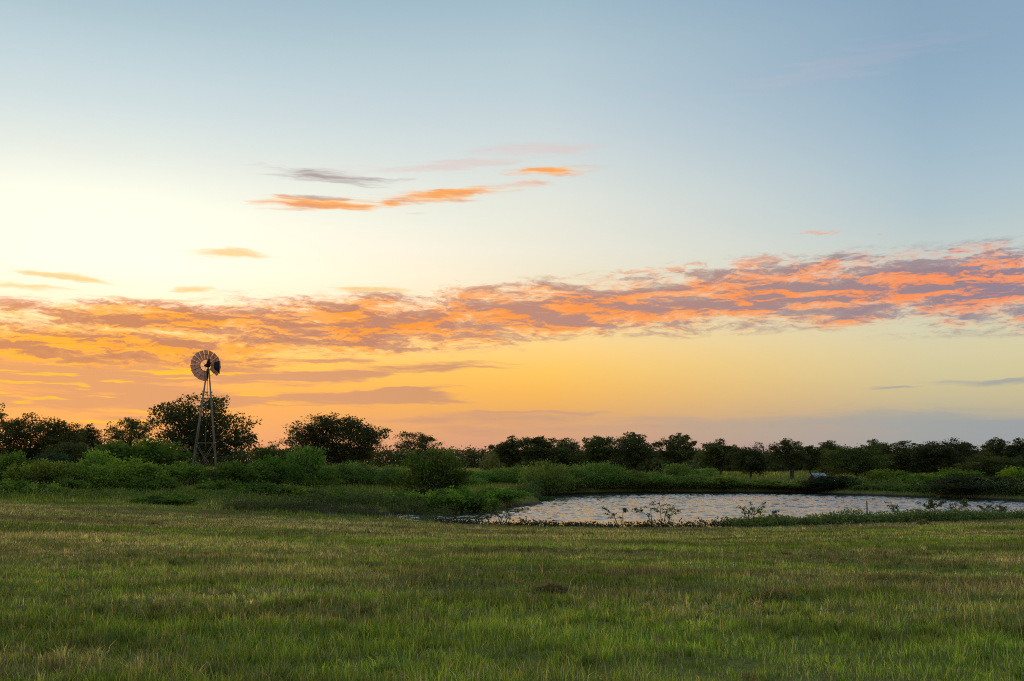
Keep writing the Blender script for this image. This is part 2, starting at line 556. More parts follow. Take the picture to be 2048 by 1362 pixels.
class MB:
    """Collects tubes, boxes and prisms into one mesh."""
    def __init__(self):
        self.v, self.f, self.s = [], [], []

    def add(self, verts, faces):
        b = len(self.v)
        self.v += [tuple(q) for q in verts]
        for f in faces:
            self.f += [i + b for i in f]
            self.s.append(len(f))

    def tube(self, pts, rad, n=6, cap=True):
        pts = [np.array(p, float) for p in pts]
        rings = []
        for i, p in enumerate(pts):
            t = pts[min(i + 1, len(pts) - 1)] - pts[max(i - 1, 0)]
            t = t / (np.linalg.norm(t) + 1e-9)
            u = np.cross(t, (0.31, 0.95, 0.02))
            if np.linalg.norm(u) < 1e-3:
                u = np.cross(t, (1, 0, 0))
            u = u / np.linalg.norm(u)
            w = np.cross(t, u)
            r = rad[i] if hasattr(rad, '__len__') else rad
            rings.append([p + r * (math.cos(a) * u + math.sin(a) * w) for a in [2 * math.pi * k / n for k in range(n)]])
        vs = [q for r_ in rings for q in r_]
        fs = []
        for i in range(len(pts) - 1):
            for k in range(n):
                fs.append((i * n + k, i * n + (k + 1) % n, (i + 1) * n + (k + 1) % n, (i + 1) * n + k))
        if cap:
            fs.append(tuple(range(n))[::-1])
            fs.append(tuple((len(pts) - 1) * n + k for k in range(n)))
        self.add(vs, fs)
        return self

    def bar(self, a, b, w, h=None):
        h = h or w
        a, b = np.array(a, float), np.array(b, float)
        t = (b - a) / np.linalg.norm(b - a)
        u = np.cross(t, (0, 0, 1))
        if np.linalg.norm(u) < 1e-3:
            u = np.array((1.0, 0, 0))
        u = u / np.linalg.norm(u)
        q = np.cross(t, u)
        vs = [p + sx * u * w / 2 + sy * q * h / 2 for p in (a, b) for sx, sy in ((-1, -1), (1, -1), (1, 1), (-1, 1))]
        self.add(vs, [(3, 2, 1, 0), (4, 5, 6, 7), (0, 1, 5, 4), (1, 2, 6, 5), (2, 3, 7, 6), (3, 0, 4, 7)])
        return self

    def prism(self, outline, off):
        """Closed outline (3D points) thickened along the vector off."""
        n = len(outline)
        o = np.array(off, float)
        vs = [np.array(p, float) - o / 2 for p in outline] + [np.array(p, float) + o / 2 for p in outline]
        self.add(vs, [tuple(range(n))[::-1], tuple(range(n, 2 * n))] + [(i, (i + 1) % n, n + (i + 1) % n, n + i) for i in range(n)])
        return self

    def mesh(self, name, smooth=False):
        return mesh_from(name, self.v, self.f, self.s, smooth=smooth)


def quads_cloud(rng, pos, size, aspect, up_bias=0.0, dirs=None):
    """Leaf-sized rhombi at pos; returns verts (4 per leaf)."""
    n = len(pos)
    a = rng.normal(size=(n, 3))
    if dirs is not None:
        a = a * 0.55 + dirs
    a[:, 2] += up_bias
    a /= np.linalg.norm(a, axis=1)[:, None]
    b = rng.normal(size=(n, 3))
    b -= (b * a).sum(1)[:, None] * a
    b /= np.linalg.norm(b, axis=1)[:, None]
    L = size[:, None] * a
    Wd = (size * aspect)[:, None] * b
    v = np.stack([pos - L * 0.5, pos + Wd * 0.5, pos + L * 0.5, pos - Wd * 0.5], 1)
    return v.reshape(-1, 3)


def leaves_mesh(name, v, cols):
    n = len(v) // 4
    return mesh_from(name, v, np.arange(4 * n), np.full(n, 4), np.repeat(cols, 4, 0))


# ------------------------------------------------------------------ ground sheet
def build_ground():
    ang = np.concatenate([np.arange(-42, 42.01, 0.28), np.arange(46, 318, 8.0)])
    rad = np.concatenate([np.arange(0.5, 7, 0.5), np.geomspace(7, 38, 90)[:-1], np.arange(38, 72, 0.42), np.geomspace(72, 130, 70), np.geomspace(135, 6000, 45)])
    A, RR = np.meshgrid(np.radians(ang), rad, indexing='ij')
    x, y = np.sin(A) * RR, np.cos(A) * RR
    z = land(x, y)
    na, nr = A.shape
    v = np.stack([x, y, z], -1).reshape(-1, 3)
    v = np.vstack([v, [[0, 0, land1(0, 0)]]])
    i, j = np.meshgrid(np.arange(na), np.arange(nr - 1), indexing='ij')
    i2 = (i + 1) % na
    q = np.stack([i * nr + j, i * nr + j + 1, i2 * nr + j + 1, i2 * nr + j], -1).reshape(-1, 4)
    k = np.arange(na)
    tri = np.stack([np.full(na, na * nr), k * nr, ((k + 1) % na) * nr], -1)
    me = mesh_from('ground', v, np.concatenate([q.ravel(), tri.ravel()]), np.concatenate([np.full(len(q), 4), np.full(na, 3)]), smooth=True)
    m, g = new_mat('pasture_soil_and_thatch')
    geo = g.node('ShaderNodeNewGeometry')
    p = geo.outputs['Position']
    n1 = g.noise(g.v('MULTIPLY', p, (0.5, 1.0, 1.0)), 0.22, 5, 0.6)[0]
    n2 = g.noise(g.v('MULTIPLY', p, (1.0, 1.6, 1.0)), 2.5, 5, 0.65)[0]
    n3 = g.noise(p, 22.0, 3, 0.6)[0]
    f = g.rng(g.m('ADD', g.m('MULTIPLY', n1, 0.65), g.m('MULTIPLY', n2, 0.35)), 0.38, 0.62)
    c = g.mix(f, (0.150, 0.170, 0.030), (0.250, 0.185, 0.066))
    c = g.mix(g.rng(n3, 0.4, 0.8), c, (0.085, 0.075, 0.028))
    # bare mud close to the water level
    s = g.sep(p)
    mud = g.m('MULTIPLY', g.rng(g.m('ADD', s[2], g.m('MULTIPLY', n2, 0.16)), -0.90, -1.02), g.rng(s[1], 46.0, 50.0))
    wet = g.m('SUBTRACT', 1.0, g.v('LENGTH', g.v('MULTIPLY', g.v('SUBTRACT', p, (-8.6, 53.2, -0.9)), (0.19, 0.30, 0.0))))
    mud = g.m('MAXIMUM', mud, g.rng(g.m('MULTIPLY_ADD', g.m('SUBTRACT', n2, 0.5), 3.0, wet), 0.05, 0.35))
    c = g.mix(mud, c, g.mix(g.rng(n3, 0.35, 0.65), (0.014, 0.010, 0.007), (0.045, 0.031, 0.022)))
    b = g.node('ShaderNodeBsdfPrincipled')
    g.put(b.inputs['Base Color'], c)
    g.put(b.inputs['Roughness'], g.rng(mud, 0, 1, 0.95, 0.55))
    g.put(b.inputs['Specular IOR Level'], g.rng(mud, 0, 1, 0.0, 0.06))
    bp = g.node('ShaderNodeBump')
    bp.inputs['Strength'].default_value = 0.5
    bp.inputs['Distance'].default_value = 0.05
    g.put(bp.inputs['Height'], n3)
    g.nt.links.new(bp.outputs[0], b.inputs['Normal'])
    finish(m, g, b.outputs[0])
    tag(obj('ground', me, m), 'gently sloping mown pasture around the pond', 'ground', kind='structure')


def build_water():
    st = 0.125
    xs = np.arange(-14, 60, st)
    ys = np.arange(42, 99, st)
    X, Y = np.meshgrid(xs, ys, indexing='ij')
    # wind ripples: many short crossing waves, dying out in the lee of the near bank and in the inlet
    rng = np.random.default_rng(2)
    Z = np.zeros_like(X)
    for _ in range(28):
        lam = math.exp(rng.uniform(math.log(0.36), math.log(0.95)))
        th = rng.normal(1.2, 0.6)
        k = 2 * math.pi / lam
        Z += 0.047 / k * np.sin(k * (X * math.cos(th) + Y * math.sin(th)) + rng.uniform(0, 6.28))
    lee = sstep(47.5, 53.5, Y + (fbm(X * 0.12, Y * 0.4, 19, 2) - 0.5) * 5) * (0.7 + 0.3 * sstep(-4, 6, X))
    Z *= (0.22 + 0.78 * lee) * (0.6 + 0.8 * fbm(X * 0.1, Y * 0.35, 29, 3))
    cx, cy = X[:-1, :-1] + st / 2, Y[:-1, :-1] + st / 2
    keep = (pond_dist(cx, cy) < 1.7) & (cx < cy * 0.66)
    idx = np.arange(X.size).reshape(X.shape)
    q = np.stack([idx[:-1, :-1], idx[1:, :-1], idx[1:, 1:], idx[:-1, 1:]], -1)[keep]
    used, inv = np.unique(q.ravel(), return_inverse=True)
    v = np.stack([X.ravel()[used], Y.ravel()[used], WATER + Z.ravel()[used]], -1)
    me = mesh_from('pond_water', v, inv, np.full(len(q), 4), smooth=True)
    m, g = new_mat('rippled_pond_water')
    geo = g.node('ShaderNodeNewGeometry')
    p = geo.outputs['Position']
    n2 = g.noise(g.v('MULTIPLY', p, (0.7, 1.0, 1.0)), 6.0, 2, 0.55)[0]
    bp = g.node('ShaderNodeBump')
    bp.inputs['Strength'].default_value = 0.5
    bp.inputs['Distance'].default_value = 0.010
    g.put(bp.inputs['Height'], n2)
    body = g.node('ShaderNodeBsdfDiffuse')
    body.inputs[0].default_value = (0.040, 0.045, 0.036, 1)
    refl = g.node('ShaderNodeBsdfGlossy')
    refl.inputs['Roughness'].default_value = 0.10
    refl.inputs[0].default_value = (1, 1, 1, 1)
    g.nt.links.new(bp.outputs[0], refl.inputs['Normal'])
    fr = g.node('ShaderNodeFresnel')
    fr.inputs[0].default_value = 1.42
    mx = g.node('ShaderNodeMixShader')
    g.nt.links.new(fr.outputs[0], mx.inputs[0])
    g.nt.links.new(body.outputs[0], mx.inputs[1])
    g.nt.links.new(refl.outputs[0], mx.inputs[2])
    finish(m, g, mx.outputs[0])
    tag(obj('pond_water', me, m), 'rippled pond water mirroring the pale evening sky', 'water', kind='structure')


build_ground()
build_water()


# ------------------------------------------------------------------ grass, nobody could count it
GREEN = np.array([(0.205, 0.290, 0.032), (0.265, 0.335, 0.042), (0.140, 0.220, 0.027), (0.350, 0.350, 0.056)])
STRAW = np.array([(0.500, 0.375, 0.160), (0.390, 0.270, 0.120), (0.580, 0.460, 0.230), (0.260, 0.170, 0.080)])


def dryness(x, y):
    """Share of dry stems: mower swaths and patches."""
    a = fbm(x * 0.07, y * 0.34, 21, 4)
    b = fbm(x * 0.5, y * 1.2, 33, 3)
    base = 0.30 + 0.26 * sstep(10, 40, y)
    return np.clip(base + (a - 0.5) * 2.3 + (b - 0.5) * 1.3, 0.04, 0.96)


def tone_patches(x, y):
    """Random patches that scale the blade colours darker or lighter."""
    return np.clip(0.5 + (fbm(x * 0.28, y * 0.6, 43, 4) - 0.5) * 2.6 + (fbm(x * 1.6, y * 2.4, 47, 3) - 0.5) * 1.4, 0, 1)


def blades(rng, x, y, h, w, lean, cols, nseg=1, tuck=0.02, la=None):
    n = len(x)
    z = land(x, y) - tuck
    ph = rng.uniform(0, 2 * math.pi, n)
    side = np.stack([np.cos(ph), np.sin(ph), np.zeros(n)], 1) * (w / 2)[:, None]
    la = rng.uniform(0, 2 * math.pi, n) if la is None else la
    ld = np.stack([np.cos(la), np.sin(la), np.zeros(n)], 1)
    base = np.stack([x, y, z], 1)
    up = np.array([0, 0, 1.0])
    tip = base + up * (h * np.cos(lean))[:, None] + ld * (h * np.sin(lean))[:, None]
    if nseg == 1:
        v = np.stack([base - side, base + side, tip], 1).reshape(-1, 3)
        return v, np.full(n, 3), np.repeat(cols, 3, 0), np.arange(3 * n)
    l2 = lean * 0.45
    mid = base + up * (h * 0.55 * np.cos(l2))[:, None] + ld * (h * 0.55 * np.sin(l2))[:, None]
    v = np.stack([base - side, base + side, mid + side * 0.75, mid - side * 0.75, tip], 1).reshape(-1, 3)
    f = (np.arange(n)[:, None] * 5 + np.array([0, 1, 2, 3, 3, 2, 4])[None]).ravel()
    return v, np.tile([4, 3], n), np.repeat(cols, 5, 0), f


def pick_cols(rng, n, dry, green=GREEN, straw=STRAW):
    d = rng.random(n) < dry
    c = np.where(d[:, None], straw[rng.integers(0, len(straw), n)], green[rng.integers(0, len(green), n)])
    return c * rng.uniform(0.5, 1.5, (n, 1))


def join_blades(name, parts, mat):
    v = np.vstack([p[0] for p in parts])
    s = np.concatenate([p[1] for p in parts])
    c = np.vstack([p[2] for p in parts])
    off = np.concatenate([[0], np.cumsum([len(p[0]) for p in parts])[:-1]])
    f = np.concatenate([p[3] + o for p, o in zip(parts, off)])
    return obj(name, mesh_from(name, v, f, s, c), mat)


def scatter(rng, r0, r1, dens, half=36.0):
    area = math.radians(2 * half) * (r1 * r1 - r0 * r0) / 2
    n = int(area * dens)
    r = np.sqrt(rng.uniform(r0 * r0, r1 * r1, n))
    a = np.radians(rng.uniform(-half, half, n))
    return r * np.sin(a), r * np.cos(a)


def field_edge(x, y):
    """Positive on the mown field, negative beyond it."""
    u = x / np.maximum(y, 1)
    lim = np.interp(u, [-0.6, -0.45, -0.33, -0.2, -0.05, 0.6], [53, 51, 50, 47, 46, 46])
    lim = lim + (fbm(x * 0.3, y * 0.1, 61, 3) - 0.5) * 4
    return lim - y


def build_lawn():
    rng = np.random.default_rng(5)
    parts = []
    for r0, r1, dens, h0, h1, w, nseg in [(3.5, 11, 1550, 0.06, 0.16, 0.0058, 2), (11, 18, 760, 0.06, 0.15, 0.0085, 2), (18, 30, 430, 0.05, 0.13, 0.015, 1), (30, 56, 180, 0.05, 0.12, 0.026, 1)]:
        x, y = scatter(rng, r0, r1, dens)
        tuft = fbm(x * 3.1, y * 3.1, 71, 3)
        big = fbm(x * 0.5, y * 0.9, 77, 3)
        keep = (rng.random(len(x)) < 0.55 + 0.9 * tuft) & (pond_dist(x, y) > 0.7) & (field_edge(x, y) > -1.0)
        x, y, tuft, big = x[keep], y[keep], tuft[keep], big[keep]
        n = len(x)
        h = 0.85 * rng.uniform(h0, h1, n) * (0.45 + 1.1 * tuft) * (0.5 + 1.0 * big) * (1.0 + 0.35 * (rng.random(n) < 0.08))
        lean = np.abs(rng.normal(0.38, 0.28, n))
        dry = dryness(x, y)
        cols = pick_cols(rng, n, dry) * (0.52 + 0.84 * tone_patches(x, y))[:, None]
        flat = rng.random(n) < 0.05 + 0.18 * dry          # cut stems lying in the sward
        lean = np.where(flat, rng.uniform(1.1, 1.5, n), lean)
        cols = np.where(flat[:, None], STRAW[rng.integers(0, 4, n)] * rng.uniform(0.6, 1.2, (n, 1)), cols)
        parts.append(blades(rng, x, y, h, np.full(n, w) * rng.uniform(0.7, 1.3, n), lean, cols, nseg, tuck=0.01))
    # denser tussocks whose blades splay from one root
    for r0, r1, dens, per, w, nseg in [(3.5, 13, 16, 34, 0.0052, 2), (13, 26, 5.5, 26, 0.010, 1), (26, 50, 1.6, 22, 0.020, 1)]:
        x, y = scatter(rng, r0, r1, dens)
        keep = (fbm(x * 0.45, y * 0.8, 57, 3) > 0.43) & (pond_dist(x, y) > 0.9) & (field_edge(x, y) > 0)
        x, y = x[keep], y[keep]
        m_ = len(x)
        hh = rng.uniform(0.07, 0.19, m_)
        base_c = pick_cols(rng, m_, np.clip(dryness(x, y) - 0.2, 0, 0.6))
        a = rng.uniform(0, 2 * math.pi, (m_, per))
        r = np.abs(rng.normal(0, 0.028, (m_, per))) * (1 + w * 60)
        bx = (x[:, None] + np.cos(a) * r).ravel()
        by = (y[:, None] + np.sin(a) * r).ravel()
        n = m_ * per
        h = (hh[:, None] * rng.uniform(0.5, 1.1, (m_, per))).ravel()
        cols = np.repeat(base_c * (0.5 + 0.85 * tone_patches(x, y))[:, None], per, 0) * rng.uniform(0.5, 1.5, (n, 1))
        parts.append(blades(rng, bx, by, h, np.full(n, w) * rng.uniform(0.7, 1.3, n), np.abs(rng.normal(0.5, 0.3, n)), cols, nseg, 0.01, a.ravel() + rng.normal(0, 0.4, n)))
    # stray pale stalks standing above the sward
    for r0, r1, dens, w in [(4, 14, 9, 0.005), (14, 34, 2.5, 0.009)]:
        x, y = scatter(rng, r0, r1, dens)
        keep = fbm(x * 0.6, y * 0.6, 53, 3) > 0.42
        x, y = x[keep], y[keep]
        n = len(x)
        parts.append(blades(rng, x, y, rng.uniform(0.16, 0.32, n), np.full(n, w), np.abs(rng.normal(0.6, 0.35, n)), np.array([(0.50, 0.42, 0.24), (0.42, 0.30, 0.14), (0.36, 0.38, 0.16)])[rng.integers(0, 3, n)], 2))
    o = join_blades('grass', parts, M_grass)
    tag(o, 'mown green and straw coloured pasture grass in front of the pond', 'grass', kind='stuff')


def build_tall_grass():
    rng = np.random.default_rng(8)
    parts = []
    # rough grass on the bank between the mown field and the shrubs, and along the water
    x, y = scatter(rng, 42, 100, 42, 34)
    sd = pond_dist(x, y)
    fe = field_edge(x, y)
    u = x / y
    patch = fbm(x * 0.25, y * 0.45, 91, 4)
    keep = (sd > 0.5) & (fe < 0.6) & (rng.random(len(x)) < 0.25 + 1.3 * patch)
    x, y, patch, u, sd = x[keep], y[keep], patch[keep], u[keep], sd[keep]
    mudzone = ((x + 8.6) * 0.19) ** 2 + ((y - 53.2) * 0.3) ** 2 < 1
    k2 = ~mudzone | (rng.random(len(x)) < 0.40 * (patch > 0.45))
    x, y, patch, u, sd = x[k2], y[k2], patch[k2], u[k2], sd[k2]
    n = len(x)
    ht = np.interp(y, [44, 52, 62, 75, 85], [0.15, 0.22, 0.26, 0.30, 0.3])
    h = ht * rng.uniform(0.5, 1.35, n) * (0.5 + patch)
    dry = np.clip(0.06 + (fbm(x * 0.2, y * 0.6, 95, 3) - 0.48) * 1.9, 0.02, 0.7)
    g2 = np.array([(0.165, 0.215, 0.024), (0.205, 0.250, 0.030), (0.120, 0.158, 0.020), (0.260, 0.265, 0.042)])
    cols = pick_cols(rng, n, dry, g2)
    parts.append(blades(rng, x, y, h, rng.uniform(0.025, 0.06, n), np.abs(rng.normal(0.25, 0.2, n)), cols, 1))
    # pale seed stalks in front of the shrubs
    x, y = scatter(rng, 60, 82, 3.0, 30)
    u = x / y
    keep = (u < -0.06) & (fbm(x * 0.2, y * 0.4, 97, 3) > 0.53) & (pond_dist(x, y) > 2)
    x, y = x[keep], y[keep]
    n = len(x)
    parts.append(blades(rng, x, y, rng.uniform(0.45, 0.9, n), rng.uniform(0.012, 0.022, n), np.abs(rng.normal(0.18, 0.12, n)), STRAW[[0, 2]][rng.integers(0, 2, n)], 1))
    # far meadow beyond the pond
    x, y = scatter(rng, 96, 240, 3.2, 34)
    keep = pond_dist(x, y) > 1
    x, y = x[keep], y[keep]
    n = len(x)
    parts.append(blades(rng, x, y, rng.uniform(0.25, 0.6, n), rng.uniform(0.08, 0.18, n), np.abs(rng.normal(0.25, 0.2, n)), pick_cols(rng, n, np.full(n, 0.25), g2 * np.array([1.3, 1.15, 1.2])), 1))
    o = join_blades('tall_grass', parts, M_grass)
    tag(o, 'uncut rough grass on the banks beyond the mown field', 'grass', kind='stuff')


def build_rosettes():
    rng = np.random.default_rng(15)
    x, y = scatter(rng, 4.5, 24, 4.0)
    keep = fbm(x * 0.7, y * 0.9, 83, 3) > 0.5
    x, y = x[keep], y[keep]
    n, k = len(x), 11
    z = land(x, y)
    a = rng.uniform(0, 2 * math.pi, (n, k))
    r = rng.uniform(0.02, 0.11, (n, k))
    p = np.stack([x[:, None] + np.cos(a) * r, y[:, None] + np.sin(a) * r, z[:, None] + rng.uniform(0.03, 0.13, (n, k))], -1).reshape(-1, 3)
    d = np.stack([np.cos(a), np.sin(a), np.full_like(a, 0.4)], -1).reshape(-1, 3)
    c = np.array([(0.10, 0.17, 0.04), (0.14, 0.20, 0.06), (0.20, 0.22, 0.10), (0.24, 0.17, 0.08)])[rng.integers(0, 4, n)].repeat(k, 0) * rng.uniform(0.7, 1.3, (n * k, 1))
    v = quads_cloud(rng, p, rng.uniform(0.03, 0.065, n * k), 0.4, 0, d)
    o = obj('weeds', leaves_mesh('weeds', v, c), M_grass)
    tag(o, 'tiny broad-leaved weeds growing through the mown grass', 'weeds', kind='stuff')


build_lawn()
build_tall_grass()
build_rosettes()


def weed_strip(name, label, seed, line, half, n, hmax, greens, cat='weeds'):
    """Broad-leaved weeds crowding along a line: many leafy stems."""
    rng = np.random.default_rng(seed)
    line = np.array(line, float)
    t = rng.uniform(0, len(line) - 1.001, n)
    i = t.astype(int)
    p = line[i] + (line[i + 1] - line[i]) * (t - i)[:, None]
    p = p + rng.normal(0, 1, (n, 2)) * np.array([0.3, half])
    hv = hmax * rng.uniform(0.35, 1.0, n) * (0.45 + 1.0 * fbm(p[:, 0] * 0.8, p[:, 1] * 0.8, seed, 3))
    z = land(p[:, 0], p[:, 1])
    k = 16
    f = rng.uniform(0.1, 1.0, (n, k))
    spread = 0.10 + 0.12 * rng.random((n, 1))
    lx = p[:, 0:1] + rng.normal(0, 1, (n, k)) * spread
    ly = p[:, 1:2] + rng.normal(0, 1, (n, k)) * spread
    lz = z[:, None] + hv[:, None] * f
    pos = np.stack([lx, ly, lz], -1).reshape(-1, 3)
    m_ = len(pos)
    cols = greens[rng.integers(0, len(greens), n)][:, None, :].repeat(k, 1).reshape(-1, 3) * rng.uniform(0.7, 1.3, (m_, 1))
    v = quads_cloud(rng, pos, rng.uniform(0.07, 0.16, m_), 0.42, 0.5)
    o = obj(name, leaves_mesh(name, v, cols), M_shrub)
    # the stems
    parts = blades(rng, p[:, 0], p[:, 1], hv * 1.05, np.full(n, 0.016), np.abs(rng.normal(0.15, 0.1, n)), np.tile([[0.05, 0.06, 0.025]], (n, 1)), 1)
    s = mesh_from('stems', parts[0], np.arange(len(parts[0])), parts[1], parts[2])
    obj('stems', s, M_shrub, o)['kind'] = 'stuff'
    tag(o, label, cat, kind='stuff')


WG = np.array([(0.095, 0.130, 0.024), (0.080, 0.105, 0.026), (0.130, 0.150, 0.032), (0.105, 0.115, 0.042)]) * 1.30
weed_strip('weeds', 'dense leafy weeds on the near bank in front of the water', 12,
           [(9.6, 44.2), (11, 44.8), (13, 45.0), (15.5, 45.2), (18, 45.6), (20, 45.4), (22.5, 45.8), (25, 46.8), (28, 48)], 0.5, 1700, 0.52, WG)
weed_strip('weeds', 'sparse low reddish green weeds edging the water below the mown grass', 13,
           [(-3.5, 46.0), (-1.0, 45.2), (1.5, 44.3), (4, 44.2), (6.5, 44.2), (9.6, 44.2)], 0.25, 330, 0.42,
           np.array([(0.05, 0.06, 0.022), (0.07, 0.045, 0.028), (0.06, 0.075, 0.03)]))
weed_strip('weeds', 'green waterside weeds growing out into the pond inlet', 14,
           [on_water(860, 1026), on_water(920, 1022), on_water(980, 1011), on_water(1040, 1006), on_water(1080, 1002), on_water(1105, 1000)], 0.6, 480, 0.6,
           np.array([(0.045, 0.10, 0.022), (0.055, 0.115, 0.025), (0.04, 0.075, 0.018)]))
weed_strip('weeds', 'broad-leaved weeds below the shrubs on the far shore', 15,
           [on_water(1060, 994), on_water(1100, 990), on_water(1160, 986.5), on_water(1300, 984), on_water(1450, 984.5), on_water(1620, 986), on_water(1800, 992), on_water(2048, 1001), on_water(2250, 1006)], 0.7, 2600, 1.35, WG)


weed_strip('weeds', 'green knee-high weeds in front of the shrubs at the windmill foot', 16,
           [at(-120, 970, 60)[:2], at(60, 970, 58)[:2], at(200, 970, 58)[:2], at(330, 970, 60)[:2], at(450, 970, 60)[:2], at(560, 970, 62)[:2], at(680, 970, 64)[:2], at(800, 970, 63)[:2]], 2.4, 2600, 0.5,
           np.array([(0.165, 0.215, 0.030), (0.135, 0.18, 0.028), (0.20, 0.235, 0.040), (0.11, 0.14, 0.026)]))
weed_strip('weeds', 'ragged dark weeds along the muddy inlet edge', 17,
           [at(470, 1000, 50)[:2], at(560, 1000, 52)[:2], at(650, 1000, 58)[:2], at(740, 1000, 59)[:2], at(830, 1000, 58)[:2], at(900, 1000, 56)[:2]], 1.1, 900, 0.7,
           np.array([(0.11, 0.16, 0.03), (0.085, 0.12, 0.03), (0.14, 0.19, 0.04), (0.11, 0.075, 0.04)]))


weed_strip('weeds', 'thin weeds straggling over the dark mud', 18,
           [at(560, 1000, 52)[:2], at(640, 1000, 52.5)[:2], at(720, 1000, 53)[:2], at(800, 1000, 52)[:2]], 1.6, 300, 0.35,
           np.array([(0.08, 0.10, 0.03), (0.10, 0.07, 0.04), (0.10, 0.13, 0.035)]))


# ------------------------------------------------------------------ trees
OAK_COLS = np.array([(0.068, 0.080, 0.020), (0.088, 0.097, 0.022), (0.056, 0.067, 0.018), (0.110, 0.105, 0.024)]) * 1.05


def make_oak(seed, H, Wd, clear, nl, leaf, lobes, sparse=0.0, forks=1):
    """Meshes (crown, trunk) of one broad oak: limbs reach out to lobes, leaf sprays crowd round each lobe."""
    rng = np.random.default_rng(seed)
    rz = (H - clear) / 2
    cz = clear + rz
    wood = MB()
    r0 = 0.026 * H
    pts = []
    tries = 0
    while len(pts) < lobes and tries < 4000:
        tries += 1
        d = rng.normal(size=3)
        d /= np.linalg.norm(d)
        rr = rng.uniform(0.35, 0.88)
        p = np.array([d[0] * Wd / 2 * rr, d[1] * Wd / 2 * rr * 0.9, cz + d[2] * rz * rr])
        # broad dome: the lower crown spreads, the top narrows
        zf = (p[2] - clear) / (H - clear)
        lim = Wd / 2 * math.sqrt(max(0.05, 1 - max(0, (zf - 0.35) / 0.68) ** 2)) * 0.88
        if np.hypot(p[0], p[1]) > lim or p[2] < clear * 0.85:
            continue
        if any(np.linalg.norm((p - q) / np.array([1, 1, 0.8])) < Wd * 0.105 for q in pts):
            continue
        pts.append(p)
    stems = []
    for k in range(forks):
        off = np.array([rng.uniform(-0.4, 0.4) * k, rng.uniform(-0.3, 0.3) * k, 0])
        top = np.array([rng.uniform(-0.05, 0.05) * Wd, 0, clear + rz * 0.55]) + off * 2
        b = np.array([0, 0, -0.25]) + off
        mid = (b + top) / 2 + np.array([rng.uniform(-0.2, 0.2), rng.uniform(-0.2, 0.2), 0])
        wood.tube([b, b + [0, 0, 0.5], mid, top], [r0 * 1.35, r0, r0 * 0.75, r0 * 0.4], 7)
        stems.append((b, mid, top))
    for p in pts:
        b, mid, top = stems[rng.integers(0, len(stems))]
        t = rng.uniform(0.35, 1.0)
        s = mid + (top - mid) * max(0.0, (t - 0.3) / 0.7)
        if s[2] > p[2]:
            s = mid + (top - mid) * 0.1
        m1 = s * 0.55 + p * 0.45 + rng.normal(0, 0.05 * Wd, 3) * np.array([1, 1, 0.5]) + [0, 0, -0.02 * H]
        wood.tube([s, m1, p], [r0 * 0.36, r0 * 0.22, r0 * 0.07], 5, False)
        for _ in range(3):
            e = p + rng.normal(0, 0.06 * Wd, 3)
            wood.tube([m1 * 0.4 + p * 0.6, e], [r0 * 0.1, r0 * 0.035], 4, False)
    # leaf sprays
    P, Dn, sh = [], [], []
    per = nl // max(1, len(pts))
    for p in pts:
        lr = Wd * rng.uniform(0.075, 0.125)
        ns = rng.integers(14, 21)
        for _ in range(ns):
            d = rng.normal(size=3)
            d /= np.linalg.norm(d)
            d[2] = d[2] * 0.75 + 0.12
            c = p + d * lr * rng.uniform(0.55, 1.15)
            if rng.random() < sparse:
                continue
            q = max(3, int(per / ns * rng.uniform(0.5, 1.5)))
            P.append(c + np.clip(rng.normal(0, 1, (q, 3)), -1.5, 1.5) * lr * rng.uniform(0.20, 0.32) * np.array([1, 1, 0.7]))
            Dn.append(np.tile(d, (q, 1)))
            sh.append(np.tile(OAK_COLS[rng.integers(0, 4)] * rng.uniform(0.8, 1.25), (q, 1)))
        # inner leaves close the crown around its limbs
        q = int(per * 0.30 * (1 - sparse))
        c = p * np.array([0.72, 0.72, 0.85]) + np.array([0, 0, 0.12 * cz])
        P.append(c + np.clip(rng.normal(0, 1, (q, 3)), -1.5, 1.5) * lr * 0.7)
        Dn.append(rng.normal(size=(q, 3)))
        sh.append(np.tile(OAK_COLS[rng.integers(0, 3)], (q, 1)))
    P, Dn, sh = np.vstack(P), np.vstack(Dn), np.vstack(sh)
    n = len(P)
    top = np.percentile(P[:, 2], 99.6)
    wid = np.percentile(P[:, 0], 99.2) - np.percentile(P[:, 0], 0.8)
    cols = sh * rng.uniform(0.75, 1.3, (n, 1))
    v = quads_cloud(rng, P, leaf * rng.uniform(0.6, 1.35, n), rng.uniform(0.45, 0.8, n), 0.0, Dn * 0.5)
    return leaves_mesh('crown', v, cols), wood.mesh('trunk', True), (top, wid)


def add_mat(me, m):
    me.materials.append(m)
    return me


OAKS = {}
for key, args in {
    'spread': (101, 8.0, 10.0, 1.2, 17000, 0.20, 46, 0.05),
    'windmill': (102, 8.0, 10.0, 0.9, 17000, 0.19, 44, 0.12),
    'dome': (103, 8.0, 10.5, 0.9, 18000, 0.20, 50, 0.0),
    'open': (104, 8.0, 7.6, 2.4, 7000, 0.20, 24, 0.22),
    'post': (105, 8.0, 7.0, 1.5, 12000, 0.22, 34, 0.0),
    'post_b': (106, 8.0, 7.6, 1.3, 13000, 0.22, 38, 0.05),
    'post_c': (107, 8.0, 7.2, 2.4, 11000, 0.22, 32, 0.18, 2),
    'round': (108, 8.0, 9.0, 0.5, 15000, 0.20, 50, 0.0),
    'wide': (109, 8.0, 9.4, 1.3, 14000, 0.22, 42, 0.14),
}.items():
    c, t, dim = make_oak(*args)
    OAKS[key] = (add_mat(c, M_leaf), add_mat(t, M_bark), dim)


